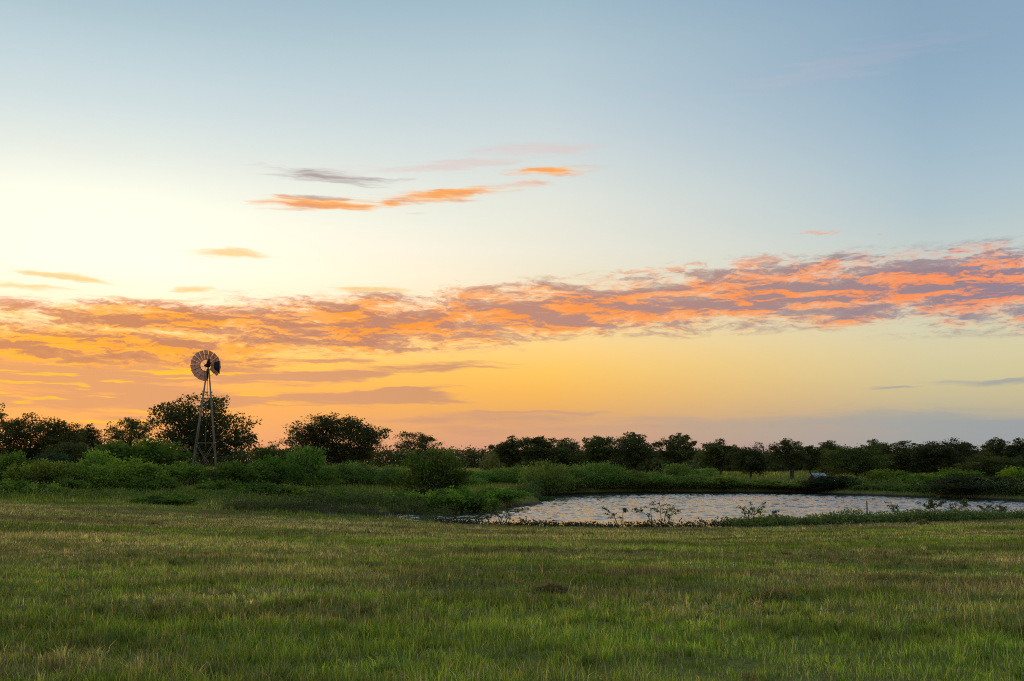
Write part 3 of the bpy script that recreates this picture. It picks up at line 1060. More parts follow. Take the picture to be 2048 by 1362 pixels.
def tree(kind, px, top, Y, width, label, rot, name='oak_tree', tint=(1, 1, 1), base=None, group=None, cat='tree'):
    """A tree whose crown is WIDTH pixels broad and reaches row TOP, standing at distance Y."""
    x, y, ztop = at(px, top, Y)
    z = land1(x, y)
    H, Wd = OAKS[kind][2]
    sz = (ztop - z) / H
    sw = width / FPX * Y / Wd
    e = obj(name, None, loc=(x, y, z - 0.05))
    e.scale = (sw, (sw + sz) / 2, sz)
    e.rotation_euler = (0, 0, R(rot))
    c = obj('crown', OAKS[kind][0], None, e)
    c.color = tuple(tint) + (1,)
    obj('trunk', OAKS[kind][1], None, e)
    tag(e, label, cat, group)
    return e


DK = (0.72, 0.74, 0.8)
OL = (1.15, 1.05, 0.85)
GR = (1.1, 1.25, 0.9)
tree('open', -52, 792, 96, 120, 'tall tree cut by the frame edge, only a few leafy twigs showing', 20)
tree('spread', 72, 832, 104, 172, 'broad olive green oak on the far side of the shrubs, away from the windmill', 200, tint=OL)
tree('dome', 150, 884, 96, 100, 'low dense tree nestling against the broad olive green oak', 60, tint=OL)
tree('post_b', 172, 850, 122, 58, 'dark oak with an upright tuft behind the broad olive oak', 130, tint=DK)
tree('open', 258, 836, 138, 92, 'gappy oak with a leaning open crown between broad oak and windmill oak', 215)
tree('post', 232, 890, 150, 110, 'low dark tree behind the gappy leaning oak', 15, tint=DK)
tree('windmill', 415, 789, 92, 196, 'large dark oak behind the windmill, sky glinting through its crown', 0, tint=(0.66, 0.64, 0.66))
tree('round', 545, 886, 92, 90, 'small bushy green tree beside the windmill oak, on its pond side', 75, tint=GR)
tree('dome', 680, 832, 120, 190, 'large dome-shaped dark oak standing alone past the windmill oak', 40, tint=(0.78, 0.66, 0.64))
tree('open', 838, 864, 150, 86, 'lacy crowned oak rising above the low wood beside the dome-shaped oak', 300)
tree('post_b', 1018, 873, 142, 74, 'oak at the start of the row behind the far shore, nearest the lacy oak', 80)
tree('post', 1075, 874, 140, 82, 'flat-topped dense oak, second in the row behind the willowy thicket', 160)
tree('wide', 1130, 877, 142, 90, 'dense oak ending the first clump of the row behind the thicket', 250)
tree('post', 1198, 873, 146, 74, 'narrow oak just past the gap in the row behind the thicket', 330)
tree('wide', 1268, 866, 142, 104, 'tallest oak of the second clump, sky showing under its top', 25)
tree('post_c', 1352, 869, 138, 104, 'open-headed oak with spreading limbs ending the second clump', 110, tint=(1.0, 0.95, 0.9))
tree('post_b', 1440, 879, 150, 78, 'oak with a notched top after the wide gap over the pond', 190)
tree('round', 1500, 889, 134, 92, 'rounded dense low oak beside the open meadow', 275, tint=DK)
tree('post_c', 1580, 879, 127, 78, 'oak on two bare dark trunks at the meadow edge', 0)
tree('post', 1619, 892, 152, 60, 'slim oak on a single bare trunk behind the little shed', 120)
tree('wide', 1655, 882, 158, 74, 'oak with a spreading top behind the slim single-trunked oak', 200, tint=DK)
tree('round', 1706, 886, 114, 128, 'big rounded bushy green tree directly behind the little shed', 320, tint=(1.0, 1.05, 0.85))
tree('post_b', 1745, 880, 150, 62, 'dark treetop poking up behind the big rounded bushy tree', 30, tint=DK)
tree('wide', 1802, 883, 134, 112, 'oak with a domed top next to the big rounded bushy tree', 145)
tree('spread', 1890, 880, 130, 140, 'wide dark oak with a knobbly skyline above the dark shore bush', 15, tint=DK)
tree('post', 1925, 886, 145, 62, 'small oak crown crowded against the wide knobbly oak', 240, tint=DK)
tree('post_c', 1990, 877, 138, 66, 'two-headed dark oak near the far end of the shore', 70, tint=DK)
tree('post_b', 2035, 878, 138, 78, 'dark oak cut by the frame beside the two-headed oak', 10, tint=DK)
tree('round', 1985, 908, 116, 150, 'low broad tree in front of the two-headed oak', 200, tint=(0.95, 1.0, 0.9))
tree('wide', 2110, 880, 130, 120, 'oak just out past the frame edge along the far shore', 100)


def build_wood(name, label, seed, spec, cols):
    """A far-off wood that reads as one mass."""
    rng = np.random.default_rng(seed)
    P, C = [], []
    for px0, px1, Y, top in spec:
        for px in np.arange(px0, px1, 9.0):
            d = Y + rng.uniform(-14, 14)
            x, y, zt = at(px + rng.uniform(-5, 5), top + rng.uniform(-3, 4), d)
            z0 = land1(x, y)
            hh = zt - z0
            w = rng.uniform(2.2, 3.6)
            n = 420
            dd = rng.normal(size=(n, 3))
            dd /= np.linalg.norm(dd, axis=1)[:, None]
            rr = rng.uniform(0.5, 1.0, n) ** 0.5
            q = dd * rr[:, None] * np.array([w, w, hh / 2])
            q += np.repeat(rng.normal(0, 0.5, (n // 20, 3)), 20, 0)
            P.append(q + [x, y, z0 + hh / 2])
            C.append(np.tile(cols[rng.integers(0, len(cols))] * rng.uniform(0.8, 1.2), (n, 1)))
    P, C = np.vstack(P), np.vstack(C)
    n = len(P)
    v = quads_cloud(rng, P, rng.uniform(0.35, 0.75, n), 0.75)
    o = obj(name, leaves_mesh(name, v, C * rng.uniform(0.75, 1.25, (n, 1))), M_leaf)
    tag(o, label, 'wood', kind='stuff')


build_wood('distant_wood', 'low dark distant wood closing the horizon behind the oaks', 31,
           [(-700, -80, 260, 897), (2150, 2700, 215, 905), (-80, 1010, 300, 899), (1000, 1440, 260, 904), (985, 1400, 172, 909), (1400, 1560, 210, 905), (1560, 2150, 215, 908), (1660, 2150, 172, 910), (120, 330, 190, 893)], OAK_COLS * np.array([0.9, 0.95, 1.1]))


# ------------------------------------------------------------------ shrubs
def make_shrub(seed, H, Wd, nl, leaf, aspect, upright, cols, nst=26):
    rng = np.random.default_rng(seed)
    wood = MB()
    P, Dn, C = [], [], []
    per = nl // nst
    for _ in range(nst):
        a = rng.uniform(0, 2 * math.pi)
        rr = math.sqrt(rng.random())
        bx, by = math.cos(a) * rr * Wd * 0.16, math.sin(a) * rr * Wd * 0.16
        ex, ey = math.cos(a) * rr * Wd * 0.42, math.sin(a) * rr * Wd * 0.42
        h = H * (1 - 0.55 * rr ** 2.2) * rng.uniform(0.78, 1.0)
        base, tip = np.array([bx, by, -0.1]), np.array([ex, ey, h])
        mid = base * 0.5 + tip * 0.5 + np.array([(bx - ex) * 0.15, (by - ey) * 0.15, 0.06 * H])
        wood.tube([base, mid, tip], [0.035, 0.022, 0.006], 4, False)
        col = cols[rng.integers(0, len(cols))] * rng.uniform(0.8, 1.25)
        n = per
        t = rng.uniform(0.12, 1.0, n) ** 0.75
        q = (1 - t)[:, None] ** 2 * base + (2 * t * (1 - t))[:, None] * mid + (t ** 2)[:, None] * tip
        spread = Wd * 0.085 * (1.25 - 0.75 * t)
        P.append(q + rng.normal(size=(n, 3)) * spread[:, None] * np.array([1, 1, 0.7]))
        d = tip - base
        Dn.append(np.tile(d / np.linalg.norm(d) * upright, (n, 1)))
        C.append(np.tile(col, (n, 1)))
    P, Dn, C = np.vstack(P), np.vstack(Dn), np.vstack(C)
    P[:, 2] = np.maximum(P[:, 2], 0.03)
    n = len(P)
    v = quads_cloud(rng, P, leaf * rng.uniform(0.6, 1.4, n), aspect, 0.1, Dn)
    dim = (np.percentile(P[:, 2], 99.0), np.percentile(P[:, 0], 98.5) - np.percentile(P[:, 0], 1.5))
    return leaves_mesh('foliage', v, C * rng.uniform(0.72, 1.3, (n, 1))), wood.mesh('stems', True), dim


FRESH = np.array([(0.140, 0.185, 0.022), (0.112, 0.152, 0.020), (0.178, 0.205, 0.026), (0.098, 0.125, 0.020)]) * 1.28
WILLOW = np.array([(0.115, 0.175, 0.032), (0.138, 0.195, 0.036), (0.092, 0.138, 0.026), (0.155, 0.195, 0.038)]) * 1.25
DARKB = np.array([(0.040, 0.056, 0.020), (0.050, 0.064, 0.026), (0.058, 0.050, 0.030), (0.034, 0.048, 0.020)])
SHRUBS = {}
for key, args in {
    'leafy': (201, 2.4, 3.6, 7000, 0.15, 0.5, 0.5, FRESH, 34),
    'leafy_b': (202, 2.4, 3.4, 7000, 0.15, 0.5, 0.5, FRESH, 26),
    'willow': (203, 2.6, 3.6, 8000, 0.17, 0.24, 1.1, WILLOW, 40),
    'willow_b': (204, 2.6, 4.2, 8500, 0.17, 0.24, 1.1, WILLOW, 46),
    'plume': (205, 3.2, 3.0, 7000, 0.16, 0.3, 1.0, WILLOW, 24),
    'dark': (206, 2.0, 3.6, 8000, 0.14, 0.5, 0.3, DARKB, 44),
    'low': (207, 1.1, 2.4, 3500, 0.13, 0.45, 0.5, FRESH, 26),
}.items():
    f, s, dim = make_shrub(*args)
    SHRUBS[key] = (add_mat(f, M_shrub), add_mat(s, M_stem), dim)


def shrub(kind, px, top, Y, width, label, rot=0, tint=(1, 1, 1), group=None, name='shrub'):
    x, y, zt = at(px, top, Y)
    z = land1(x, y)
    H, Wd = SHRUBS[kind][2]
    sw = width / FPX * Y / Wd * 1.08
    sz = max(0.25, (zt - z) / H)
    e = obj(name, None, loc=(x, y, z))
    e.scale = (sw, sw, sz)
    e.rotation_euler = (0, 0, R(rot))
    c = obj('foliage', SHRUBS[kind][0], None, e)
    c.color = tuple(tint) + (1,)
    obj('stems', SHRUBS[kind][1], None, e)
    tag(e, label, 'shrub', group)
    return e


FAR_SHORE = sorted((1024 + FPX * p[0] / p[1] * math.cos(PITCH), p[1]) for p in POND[:9])


def shore_y(px, back=1.6):
    return float(np.interp(px, [q[0] for q in FAR_SHORE], [q[1] for q in FAR_SHORE])) + back


rs = random.Random(4)
# the hedge-like bank of shrubs below the oaks, from the frame edge to the windmill
gl = 'leafy shrubs below the oaks beside the windmill'
shrub('leafy', 10, 908, 70, 80, 'tall shrub at the frame edge below the broad olive oak', 10, (0.65, 0.85, 0.7), gl)
shrub('leafy_b', 62, 926, 65, 80, 'yellow-green rounded shrub next to the one at the frame edge', 70, (1.1, 1.0, 0.9), gl)
shrub('dark', 105, 909, 84, 70, 'blue-grey green shrub against the foot of the broad olive oak', 40, (1.3, 1.6, 1.9), gl)
shrub('leafy', 118, 925, 66, 86, 'bright green shrub in front of the blue-grey one', 140, (1, 1, 1), gl)
shrub('leafy_b', 165, 932, 64, 74, 'low shrub in the dip below the dark tufted oak', 200, (0.7, 0.8, 0.7), gl)
shrub('plume', 196, 904, 70, 62, 'upright light green shrub below the dark tufted oak', 20, (1.15, 1.2, 0.8), gl)
shrub('leafy', 285, 884, 84, 150, 'large spreading green shrub between the gappy oak and the windmill oak', 260, (0.6, 0.7, 0.6), gl)
shrub('leafy_b', 262, 922, 66, 112, 'full rounded shrub in front of the large spreading green shrub', 310, (0.95, 1.0, 0.85), gl)
shrub('leafy', 215, 932, 64, 70, 'low shrub between the upright light one and the full rounded one', 33, (0.95, 1.05, 0.9), gl)
shrub('leafy_b', 372, 927, 74, 84, 'rounded shrub hiding the feet of the windmill', 180, (0.95, 1.05, 0.9), gl)
shrub('leafy', 482, 927, 70, 104, 'dull green rounded shrub beside the windmill, on its pond side', 88, (0.55, 0.62, 0.6), gl)
shrub('leafy_b', 545, 915, 74, 70, 'shrub between the dull rounded shrub and the tall feathery one', 150, (0.6, 0.75, 0.6), gl)
shrub('plume', 615, 896, 72, 76, 'tall feathery shrub in front of the dome-shaped oak', 210, (0.8, 0.95, 0.72), gl)
shrub('dark', 560, 925, 90, 110, 'dark shrub under the dome-shaped oak', 10, (1, 1, 1), gl)
gs = 'low bushes out in the rough grass before the shrubs'
for kind, px, top, Y, wd, rot, tint, lab in [
        ('low', 22, 962, 58, 90, 10, (0.62, 0.72, 0.6), 'low dull bush in the rough grass at the frame edge'),
        ('low', 88, 968, 57, 64, 90, (0.9, 0.95, 0.8), 'small yellow-green bush in the rough grass before the bright green shrub'),
        ('low', 146, 960, 60, 70, 170, (0.7, 0.85, 0.7), 'small bush in the rough grass below the low dip'),
        ('low', 305, 955, 63, 92, 250, (0.62, 0.78, 0.6), 'low bush before the gap between full rounded shrub and windmill shrub'),
        ('low', 330, 990, 52, 100, 40, (0.6, 0.75, 0.6), 'sprawling low bush nearest the mown field on the windmill side'),
        ('low', 440, 962, 64, 74, 300, (0.75, 0.85, 0.7), 'low tuft-like bush right at the windmill foot'),
        ('low', 520, 966, 62, 90, 200, (0.55, 0.68, 0.55), 'dark low bush before the dull rounded shrub'),
        ('low', 590, 972, 62, 80, 130, (0.9, 1.0, 0.8), 'bright low bush on the bank before the tall feathery shrub'),
        ('low', 660, 984, 61, 90, 20, (0.6, 0.75, 0.6), 'low bush on the bank straight above the mud')]:
    shrub(kind, px, top, Y, wd, lab, rot, tint, gs)
# willowy shrubs under the dome oak and along the far shore
gt = 'willowy thicket along the far shore of the pond'
TH = ['feathery shrub below the near edge of the dome-shaped oak',
      'broad feathery shrub under the middle of the dome-shaped oak',
      'feathery shrub under the far edge of the dome-shaped oak',
      'feathery shrub between the dome-shaped oak and the tall bushy inlet shrub',
      'low feathery shrub half hidden behind the tall feathery one',
      'feathery shrub showing just past the tall bushy inlet shrub',
      'feathery shrub below the gap where the distant wood shows',
      'wide feathery shrub before the first oak of the far row',
      'feathery shrub below the first oak of the far row',
      'tall light green shrub below the flat-topped oak',
      'feathery shrub below the oak that ends the first clump',
      'big rounded feathery shrub before the gap in the oak row',
      'rounded crest of the thicket below the narrow oak',
      'lower feathery shrub on the near side of the tallest oak',
      'wide feathery shrub below the tallest oak of the far row',
      'low shrub just before the first pointed shrub',
      'feathery shrub between the two pointed shrubs',
      'low feathery shrub below the rounded dense low oak',
      'leafy shrub after the second pointed shrub',
      'low leafy shrub where the thicket thins out by the meadow',
      'low leafy shrub in front of the two bare trunks',
      'last low shrub of the thicket, next to the little shed']
for tl, (kind, px, top, Y, wd) in zip(TH, [('willow', 665, 930, 76, 80), ('willow_b', 705, 927, 77, 96), ('willow', 752, 933, 76, 84), ('willow_b', 795, 934, 75, 84), ('willow', 640, 946, 72, 70),
                             ('willow_b', 918, 950, 88, 86), ('willow', 955, 942, 96, 88), ('willow_b', 1000, 938, 96, 92), ('willow', 1045, 934, 98, 84), ('willow_b', 1090, 926, 99, 92),
                             ('willow', 1135, 932, 99, 84), ('willow_b', 1180, 929, 100, 96), ('willow_b', 1210, 928, 100, 90), ('willow', 1250, 942, 99, 80), ('willow_b', 1295, 945, 100, 90),
                             ('willow', 1330, 952, 99, 70), ('willow_b', 1385, 950, 100, 80), ('willow', 1470, 957, 99, 70), ('leafy', 1425, 952, 100, 76), ('leafy_b', 1520, 960, 99, 80), ('leafy', 1570, 966, 99, 70), ('leafy_b', 1612, 966, 98, 60)]):
    Y = shore_y(px, rs.uniform(1.4, 2.4)) if px > 1080 else Y
    shrub(kind, px, top, Y, wd, tl, rs.uniform(0, 360), (rs.uniform(0.85, 1.1), rs.uniform(0.9, 1.08), rs.uniform(0.85, 1.1)), gt)
shrub('plume', 1352, 929, 101, 56, 'pointed shrub standing above the far shore thicket below the open-headed oak', 0, (1.0, 1.0, 0.9), gt)
shrub('plume', 1408, 938, 102, 56, 'second pointed shrub in the gap after the open-headed oak', 90, (0.95, 1.0, 0.9), gt)
# around the inlet
gi = 'shrubs around the pond inlet'
shrub('plume', 862, 901, 66, 108, 'tall bushy green shrub standing alone on the bank by the inlet', 45, (0.66, 0.72, 0.5), gi)
shrub('low', 905, 978, 59, 96, 'bright green low mound of a shrub at the head of the inlet', 0, (0.85, 1.1, 0.8), gi)
shrub('low', 962, 990, 60, 64, 'low green shrub overhanging the golden end of the water', 120, (0.8, 1.05, 0.8), gi)
shrub('low', 1000, 980, 66, 90, 'low waterside shrub behind the inlet weeds', 200, (0.75, 1.0, 0.8), gi)
shrub('low', 800, 985, 62, 90, 'weedy green shrub on the bank above the mud', 80, (0.8, 1.0, 0.8), gi)
shrub('low', 735, 992, 62, 80, 'low green clump on the bank above the mud, towards the windmill', 30, (0.7, 0.95, 0.75), gi)
# far shore beyond the thicket
gf = 'bushes on the far shore past the shed'
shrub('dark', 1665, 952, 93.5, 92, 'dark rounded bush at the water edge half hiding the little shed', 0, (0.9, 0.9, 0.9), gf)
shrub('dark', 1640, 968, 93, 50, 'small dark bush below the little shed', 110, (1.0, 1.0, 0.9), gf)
shrub('leafy', 1775, 941, 98, 66, 'bright leafy bush next to the dark rounded bush', 30, (0.75, 0.85, 0.6), gf)
shrub('leafy_b', 1812, 952, 96, 66, 'low leafy bush between the bright one and the shore oaks', 100, (0.7, 0.85, 0.6), gf)
shrub('leafy', 1855, 950, 98, 80, 'mid green leafy bush under the domed oak', 160, (0.65, 0.8, 0.55), gf)
shrub('leafy_b', 1915, 940, 98, 90, 'leafy bush rising behind the large dark shore bush', 220, (0.7, 0.8, 0.55), gf)
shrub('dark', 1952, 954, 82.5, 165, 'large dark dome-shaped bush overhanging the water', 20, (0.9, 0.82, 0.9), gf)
shrub('leafy', 1830, 972, 88, 90, 'loose green bush low by the water before the large dark dome', 300, (0.75, 0.95, 0.7), gf)
shrub('leafy_b', 1760, 975, 90, 80, 'low grey-green bush by the water past the dark rounded bush', 10, (0.7, 0.85, 0.75), gf)
shrub('leafy', 2040, 938, 84, 70, 'bright leafy bush cut by the frame behind the large dark dome', 60, (0.85, 0.95, 0.6), gf)
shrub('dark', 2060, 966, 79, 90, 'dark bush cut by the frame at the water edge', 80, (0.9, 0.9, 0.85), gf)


# ------------------------------------------------------------------ thin saplings on the near bank
def sapling(px, top, Y, width, label, seed, nst, lean=0.0, dens=1.0, tint=(1, 1, 1)):
    rng = np.random.default_rng(seed)
    x, y, zt = at(px, top, Y)
    z = land1(x, y)
    H, Wd = zt - z, width / FPX * Y
    e = obj('sapling', None, loc=(x, y, z))
    P, Dn = [], []
    for k in range(nst):
        mb = MB()
        b = np.array([rng.uniform(-0.16, 0.16) * Wd, rng.uniform(-0.15, 0.15), -0.06])
        tx = (k + 0.5) / nst - 0.5
        tip = np.array([tx * Wd * 0.9 + lean, rng.uniform(-0.3, 0.3) * Wd, H * rng.uniform(0.75, 1.0) * (1 - 0.5 * abs(tx))])
        mid = b * 0.45 + tip * 0.55 + [-(tip[0] - b[0]) * 0.2, 0, 0.08 * H]
        mb.tube([b, mid, tip], [0.022, 0.015, 0.005], 5)
        for _ in range(7):
            t = rng.uniform(0.45, 0.98)
            s = (1 - t) ** 2 * b + 2 * t * (1 - t) * mid + t * t * tip
            d = rng.normal(size=3) * [1, 0.9, 0.35] + [tx, 0, 0.2]
            d /= np.linalg.norm(d)
            L = H * rng.uniform(0.12, 0.26)
            q = s + d * L
            mb.tube([s, q], [0.008, 0.003], 4, False)
            # pinnate leaves along the twig
            m_ = int(18 * dens)
            tt = rng.uniform(0.25, 1.1, m_)
            P.append(s + d * (L * tt)[:, None] + rng.normal(0, 0.03, (m_, 3)))
            Dn.append(np.tile(d, (m_, 1)))
        obj('stem', mb.mesh('stem', True), M_bark, e)
    P, Dn = np.vstack(P), np.vstack(Dn)
    n = len(P)
    cols = np.array([(0.07, 0.10, 0.030), (0.09, 0.12, 0.034), (0.11, 0.125, 0.04)])[rng.integers(0, 3, n)] * rng.uniform(0.8, 1.2, (n, 1))
    v = quads_cloud(rng, P, rng.uniform(0.07, 0.12, n), 0.32, 0, Dn * 0.6)
    f = obj('foliage', leaves_mesh('foliage', v, cols), M_shrub, e)
    f.color = tuple(tint) + (1,)
    tag(e, label, 'sapling', 'thin saplings on the near bank')


sapling(1012, 1003, 45.5, 120, 'straggling sapling over the golden end of the pond', 301, 4)
sapling(955, 1012, 47, 90, 'low arching sapling where the inlet meets the mown grass', 306, 3, 0.2)
sapling(1232, 1001, 44.2, 82, 'thin two-stemmed sapling standing clear against the water', 302, 2, -0.1, 1.3)
sapling(1318, 997, 44.2, 116, 'many-stemmed sapling next to the two-stemmed one against the water', 303, 5, 0.0, 1.0)
sapling(1502, 996, 44.0, 82, 'light green sapling at the start of the dense near bank weeds', 304, 3, 0.0, 1.4, (1.2, 1.3, 1.0))
sapling(1552, 1014, 44.3, 30, 'short single stalk between light green sapling and weed bank', 305, 1, 0.0, 0.8)
sapling(1790, 998, 45.6, 34, 'slim sapling beside the lone post in the weed bank', 307, 2, 0.0, 1.0)
sapling(1866, 990, 45.8, 60, 'bushy sapling topping the weed bank past the lone post', 308, 4, 0.0, 1.6)
sapling(1922, 996, 46.0, 50, 'upright sapling in the weed bank facing the large dark bush', 309, 3, 0.0, 1.4)
sapling(1985, 1000, 46.4, 70, 'leafy sapling near the end of the weed bank', 310, 4, 0.0, 1.6)


# ------------------------------------------------------------------ windmill
def build_windmill():
    Y = 82.0
    bx, by, _ = at(408, 960, Y)
    bz = land1(bx, by)
    tz = at(412, 738, Y)[2] - bz
    hz = at(412, 730, Y)[2] - bz
    e = obj('windmill', None, loc=(bx, by, bz))
    tag(e, 'farm windpump on a slender four-legged lattice tower with brown sails', 'windmill')
    s0, s1 = 1.02, 0.07
    rot = R(12)

    def corner(k, z):
        f = z / tz
        s = s0 * (1 - f) + s1 * f
        cx, cy = ((-1, -1), (1, -1), (1, 1), (-1, 1))[k]
        return (s * (cx * math.cos(rot) - cy * math.sin(rot)), s * (cx * math.sin(rot) + cy * math.cos(rot)), z)
    for k in range(4):
        m = MB()
        m.bar(corner(k, -0.3), corner(k, tz), 0.062, 0.062)
        obj('leg', m.mesh('leg'), M_steel, e)
    for z in (3.05,):
        for k in range(4):
            a, b = corner(k, z), corner((k + 1) % 4, z)
            obj('girt', MB().bar(a, b, 0.035, 0.045).mesh('girt'), M_steel, e)
    for z0, z1 in ((0.1, 3.05),):
        for k in range(4):
            w = 0.026
            obj('brace', MB().bar(corner(k, z0), corner((k + 1) % 4, z1), w, w).mesh('brace'), M_steel, e)
            obj('brace', MB().bar(corner((k + 1) % 4, z0), corner(k, z1), w, w).mesh('brace'), M_steel, e)
    obj('pump_rod', MB().tube([(0, 0, 0.3), (0, 0, tz)], 0.018, 6).mesh('pump_rod'), M_steel, e)
    # mast and gearbox
    obj('mast', MB().tube([(0, 0, tz - 0.8), (0, 0, hz)], [0.06, 0.05], 8).mesh('mast'), M_darksteel, e)
    yaw = R(37)
    ax = np.array([math.sin(yaw), -math.cos(yaw), 0])       # tail direction, towards the viewer and to the side
    sd = np.array([math.cos(yaw), math.sin(yaw), 0])
    up = np.array([0, 0, 1.0])
    hub = np.array([0, 0, hz])
    g = MB()
    secs = [(-0.20, 0.16, 0.16), (-0.10, 0.21, 0.25), (0.08, 0.20, 0.23), (0.30, 0.13, 0.15), (0.52, 0.05, 0.06)]
    vs, n = [], 10
    for dz, ra, rb in secs:
        for k in range(n):
            t = 2 * math.pi * k / n
            vs.append(hub + ax * (0.1 + ra * math.cos(t)) + sd * (rb * math.sin(t) * 0.8 - 0.03 + dz * 0.12) + up * dz)
    fs = [(i * n + k, i * n + (k + 1) % n, (i + 1) * n + (k + 1) % n, (i + 1) * n + k) for i in range(len(secs) - 1) for k in range(n)]
    fs += [tuple(range(n))[::-1], tuple((len(secs) - 1) * n + k for k in range(n))]
    g.add(vs, fs)
    tag(obj('gear_housing', g.mesh('gear_housing', True), M_darksteel, e), 'dark pointed gear hood at the tower top')
    # wheel, on the far side of the tower
    wc = hub - ax * 0.55
    Rw = 1.27
    wheel = obj('wheel', MB().tube([hub - ax * 0.05, wc - ax * 0.12], [0.05, 0.05], 8).tube([wc + ax * 0.1, wc - ax * 0.14], [0.12, 0.10], 10).mesh('wheel'), M_darksteel, e)

    def rimpt(r, t, d=0.0):
        return wc + sd * (r * math.cos(t)) + up * (r * math.sin(t)) + ax * d
    for r, nm, th in ((0.46, 'inner_rim', 0.014), (0.92, 'outer_rim', 0.013)):
        mb = MB()
        pts = [rimpt(r, 2 * math.pi * k / 36) for k in range(37)]
        mb.tube(pts, th, 5, False)
        obj(nm, mb.mesh(nm), M_darksteel, wheel)
    for k in range(6):
        t = 2 * math.pi * (k + 0.3) / 6
        obj('spoke', MB().bar(rimpt(0.1, t, 0.05), rimpt(0.92, t), 0.022).mesh('spoke'), M_darksteel, wheel)
    N = 18
    for k in range(N):
        t = 2 * math.pi * (k + 0.5) / N
        deg = math.degrees(t) % 360
        if 285 < deg < 325:
            continue                                    # two sails are gone at the lower side
        half = math.pi / N * 1.02
        vs = []
        for r in (0.46, 0.85, 1.27):
            for j in range(5):
                f = j / 4 - 0.5
                tt = t + 2 * half * f * 0.97
                tw = (f * 0.38 + (f * f - 0.25) * 0.25) * (0.22 * r + 0.05)
                vs.append(rimpt(r, tt, tw))
        fs = [(i * 5 + j, i * 5 + j + 1, (i + 1) * 5 + j + 1, (i + 1) * 5 + j) for i in range(2) for j in range(4)]
        nv = len(vs)
        vs2 = vs + [v + ax * 0.006 for v in vs]
        fs2 = fs + [tuple(q + nv for q in f[::-1]) for f in fs]
        mb = MB()
        mb.add(vs2, fs2)
        obj('sail', mb.mesh('sail'), M_sail, wheel)
    # tail boom and vane
    tail = obj('tail', MB().bar(hub + ax * 0.15 - up * 0.05, hub + ax * 1.5 - up * 0.14, 0.035).bar(hub + ax * 0.15 + up * 0.02, hub + ax * 1.5 - up * 0.0, 0.03).mesh('tail'), M_darksteel, e)
    outl = [hub + ax * 1.30 + up * 0.10, hub + ax * 2.45 + up * 0.16, hub + ax * 2.62 - up * 0.92, hub + ax * 2.40 - up * 0.80, hub + ax * 1.34 - up * 0.42]
    tag(obj('vane', MB().prism(outl, sd * 0.02).mesh('vane'), M_darksteel, tail), 'dark trapezoid tail vane')


build_windmill()


# ------------------------------------------------------------------ the little shed across the pond
def build_shed():
    Y = 96.0
    x, y, _ = at(1637, 968, Y)
    z = land1(x, y)
    e = obj('shed', None, loc=(x, y, z))
    e.rotation_euler = (0, 0, R(-52))
    tag(e, 'tiny red shed with pale grey metal roof half hidden by the dark bush', 'shed')
    ztop = at(1637, 947, Y)[2] - z
    w, d, hw = 1.3, 1.7, ztop - 0.75
    gable = [(-w / 2, 0, 0), (w / 2, 0, 0), (w / 2, 0, hw), (0, 0, ztop - 0.05), (-w / 2, 0, hw)]
    for yy in (-d / 2, d / 2):
        obj('gable_wall', MB().prism([(p[0], yy, p[2]) for p in gable], (0, 0.05, 0)).mesh('gable_wall'), M_red, e)
    for sx in (-1, 1):
        obj('side_wall', MB().bar((sx * (w / 2 - 0.03), -d / 2 + 0.03, hw / 2), (sx * (w / 2 - 0.03), d / 2 - 0.03, hw / 2), 0.05, hw).mesh('side_wall'), M_red, e)
        m = MB()
        ex, ez = sx * (w / 2 + 0.16), hw - 0.18
        for k in range(8):
            y0 = -d / 2 - 0.15 + k * (d + 0.3) / 8
            y1 = y0 + (d + 0.3) / 8 - 0.012
            off = np.array([0.03 * sx, 0, 0.03])
            m.prism([(0, y0, ztop + 0.02), (0, y1, ztop + 0.02), (ex, y1, ez), (ex, y0, ez)], off)
        obj('roof', m.mesh('roof'), M_roof, e)


build_shed()

# lone post standing in the weed bank
px_, py_, _ = at(1734, 1030, 45.6)
pz_ = land1(px_, py_)
zt_ = at(1734, 1001, 45.6)[2] - pz_
mb = MB().tube([(0, 0, -0.3), (0.01, 0, zt_ * 0.5), (0.02, 0.01, zt_)], [0.032, 0.030, 0.026], 8)
tag(obj('post', mb.mesh('post'), M_post, loc=(px_, py_, pz_)), 'lone thin wooden post standing in the weeds against the water', 'post')


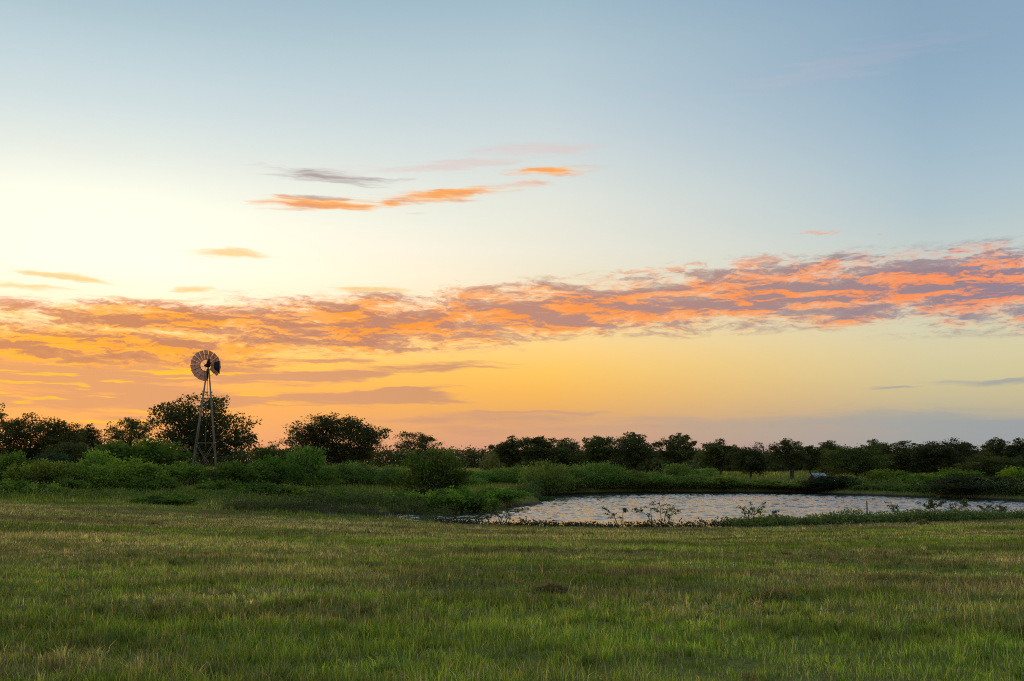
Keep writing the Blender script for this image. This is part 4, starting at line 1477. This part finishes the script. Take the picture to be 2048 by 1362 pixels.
# clumps of cut grass left on the field
def hay_clump(px, py, Y, w, h, label, seed):
    rng = np.random.default_rng(seed)
    x, y, _ = at(px, py, Y)
    n = 900
    a = rng.uniform(0, 2 * math.pi, n)
    r = np.sqrt(rng.random(n))
    bx, by = np.cos(a) * r * w / 2, np.sin(a) * r * w / 2 * 0.7
    bz = h * (1 - r ** 1.6) * rng.uniform(0.5, 1.0, n)
    zz = land(x + bx, y + by) - land1(x, y)
    p = np.stack([bx, by, bz + zz], 1)
    cols = np.array([(0.26, 0.17, 0.08), (0.38, 0.26, 0.12), (0.15, 0.105, 0.055), (0.16, 0.17, 0.045)])[rng.integers(0, 4, n)]
    v = quads_cloud(rng, p, rng.uniform(0.08, 0.2, n), 0.07, 0.05)
    o = obj('hay_clump', leaves_mesh('hay_clump', v, cols), M_grass, loc=(x, y, land1(x, y)))
    tag(o, label, 'hay', 'clumps of cut grass on the field')


def field_row(px, py):
    """Distance at which the bearing meets the field."""
    Y = 8.0
    while Y < 60:
        x, y, z = at(px, py, Y)
        if z <= land1(x, y):
            break
        Y += 0.1
    return Y


for px, py, w, h, lab, sd_ in [(1100, 1184, 0.5, 0.10, 'small dark clump of cut grass lying alone on the open field', 401),
                               (1548, 1200, 0.75, 0.12, 'flat brown clump of cut grass on a bare dry patch', 402),
                               (1845, 1048, 0.6, 0.18, 'dark grassy tussock below the weed bank', 403),
                               (1175, 1071, 0.45, 0.10, 'dark scrap of cut grass near the saplings', 404)]:
    hay_clump(px, py, field_row(px, py), w, h, lab, sd_)

# one pale stone on the mud
x_, y_, _ = at(723, 1029, 53)
rng_ = np.random.default_rng(77)
vs = []
for th in np.linspace(0.25, math.pi - 0.25, 5):
    for k in range(8):
        a = 2 * math.pi * k / 8
        q = 0.10 * rng_.uniform(0.7, 1.25)
        vs.append((q * 1.3 * math.sin(th) * math.cos(a), q * math.sin(th) * math.sin(a), 0.7 * q * math.cos(th) + 0.06))
mb = MB()
mb.add(vs, [(i * 8 + k, (i + 1) * 8 + k, (i + 1) * 8 + (k + 1) % 8, i * 8 + (k + 1) % 8) for i in range(4) for k in range(8)] + [tuple(range(8)), tuple(range(32, 40))[::-1]])
tag(obj('stone', mb.mesh('stone', True), M_stone, loc=(x_, y_, land1(x_, y_))), 'single pale stone lying on the dark mud by the inlet', 'stone')
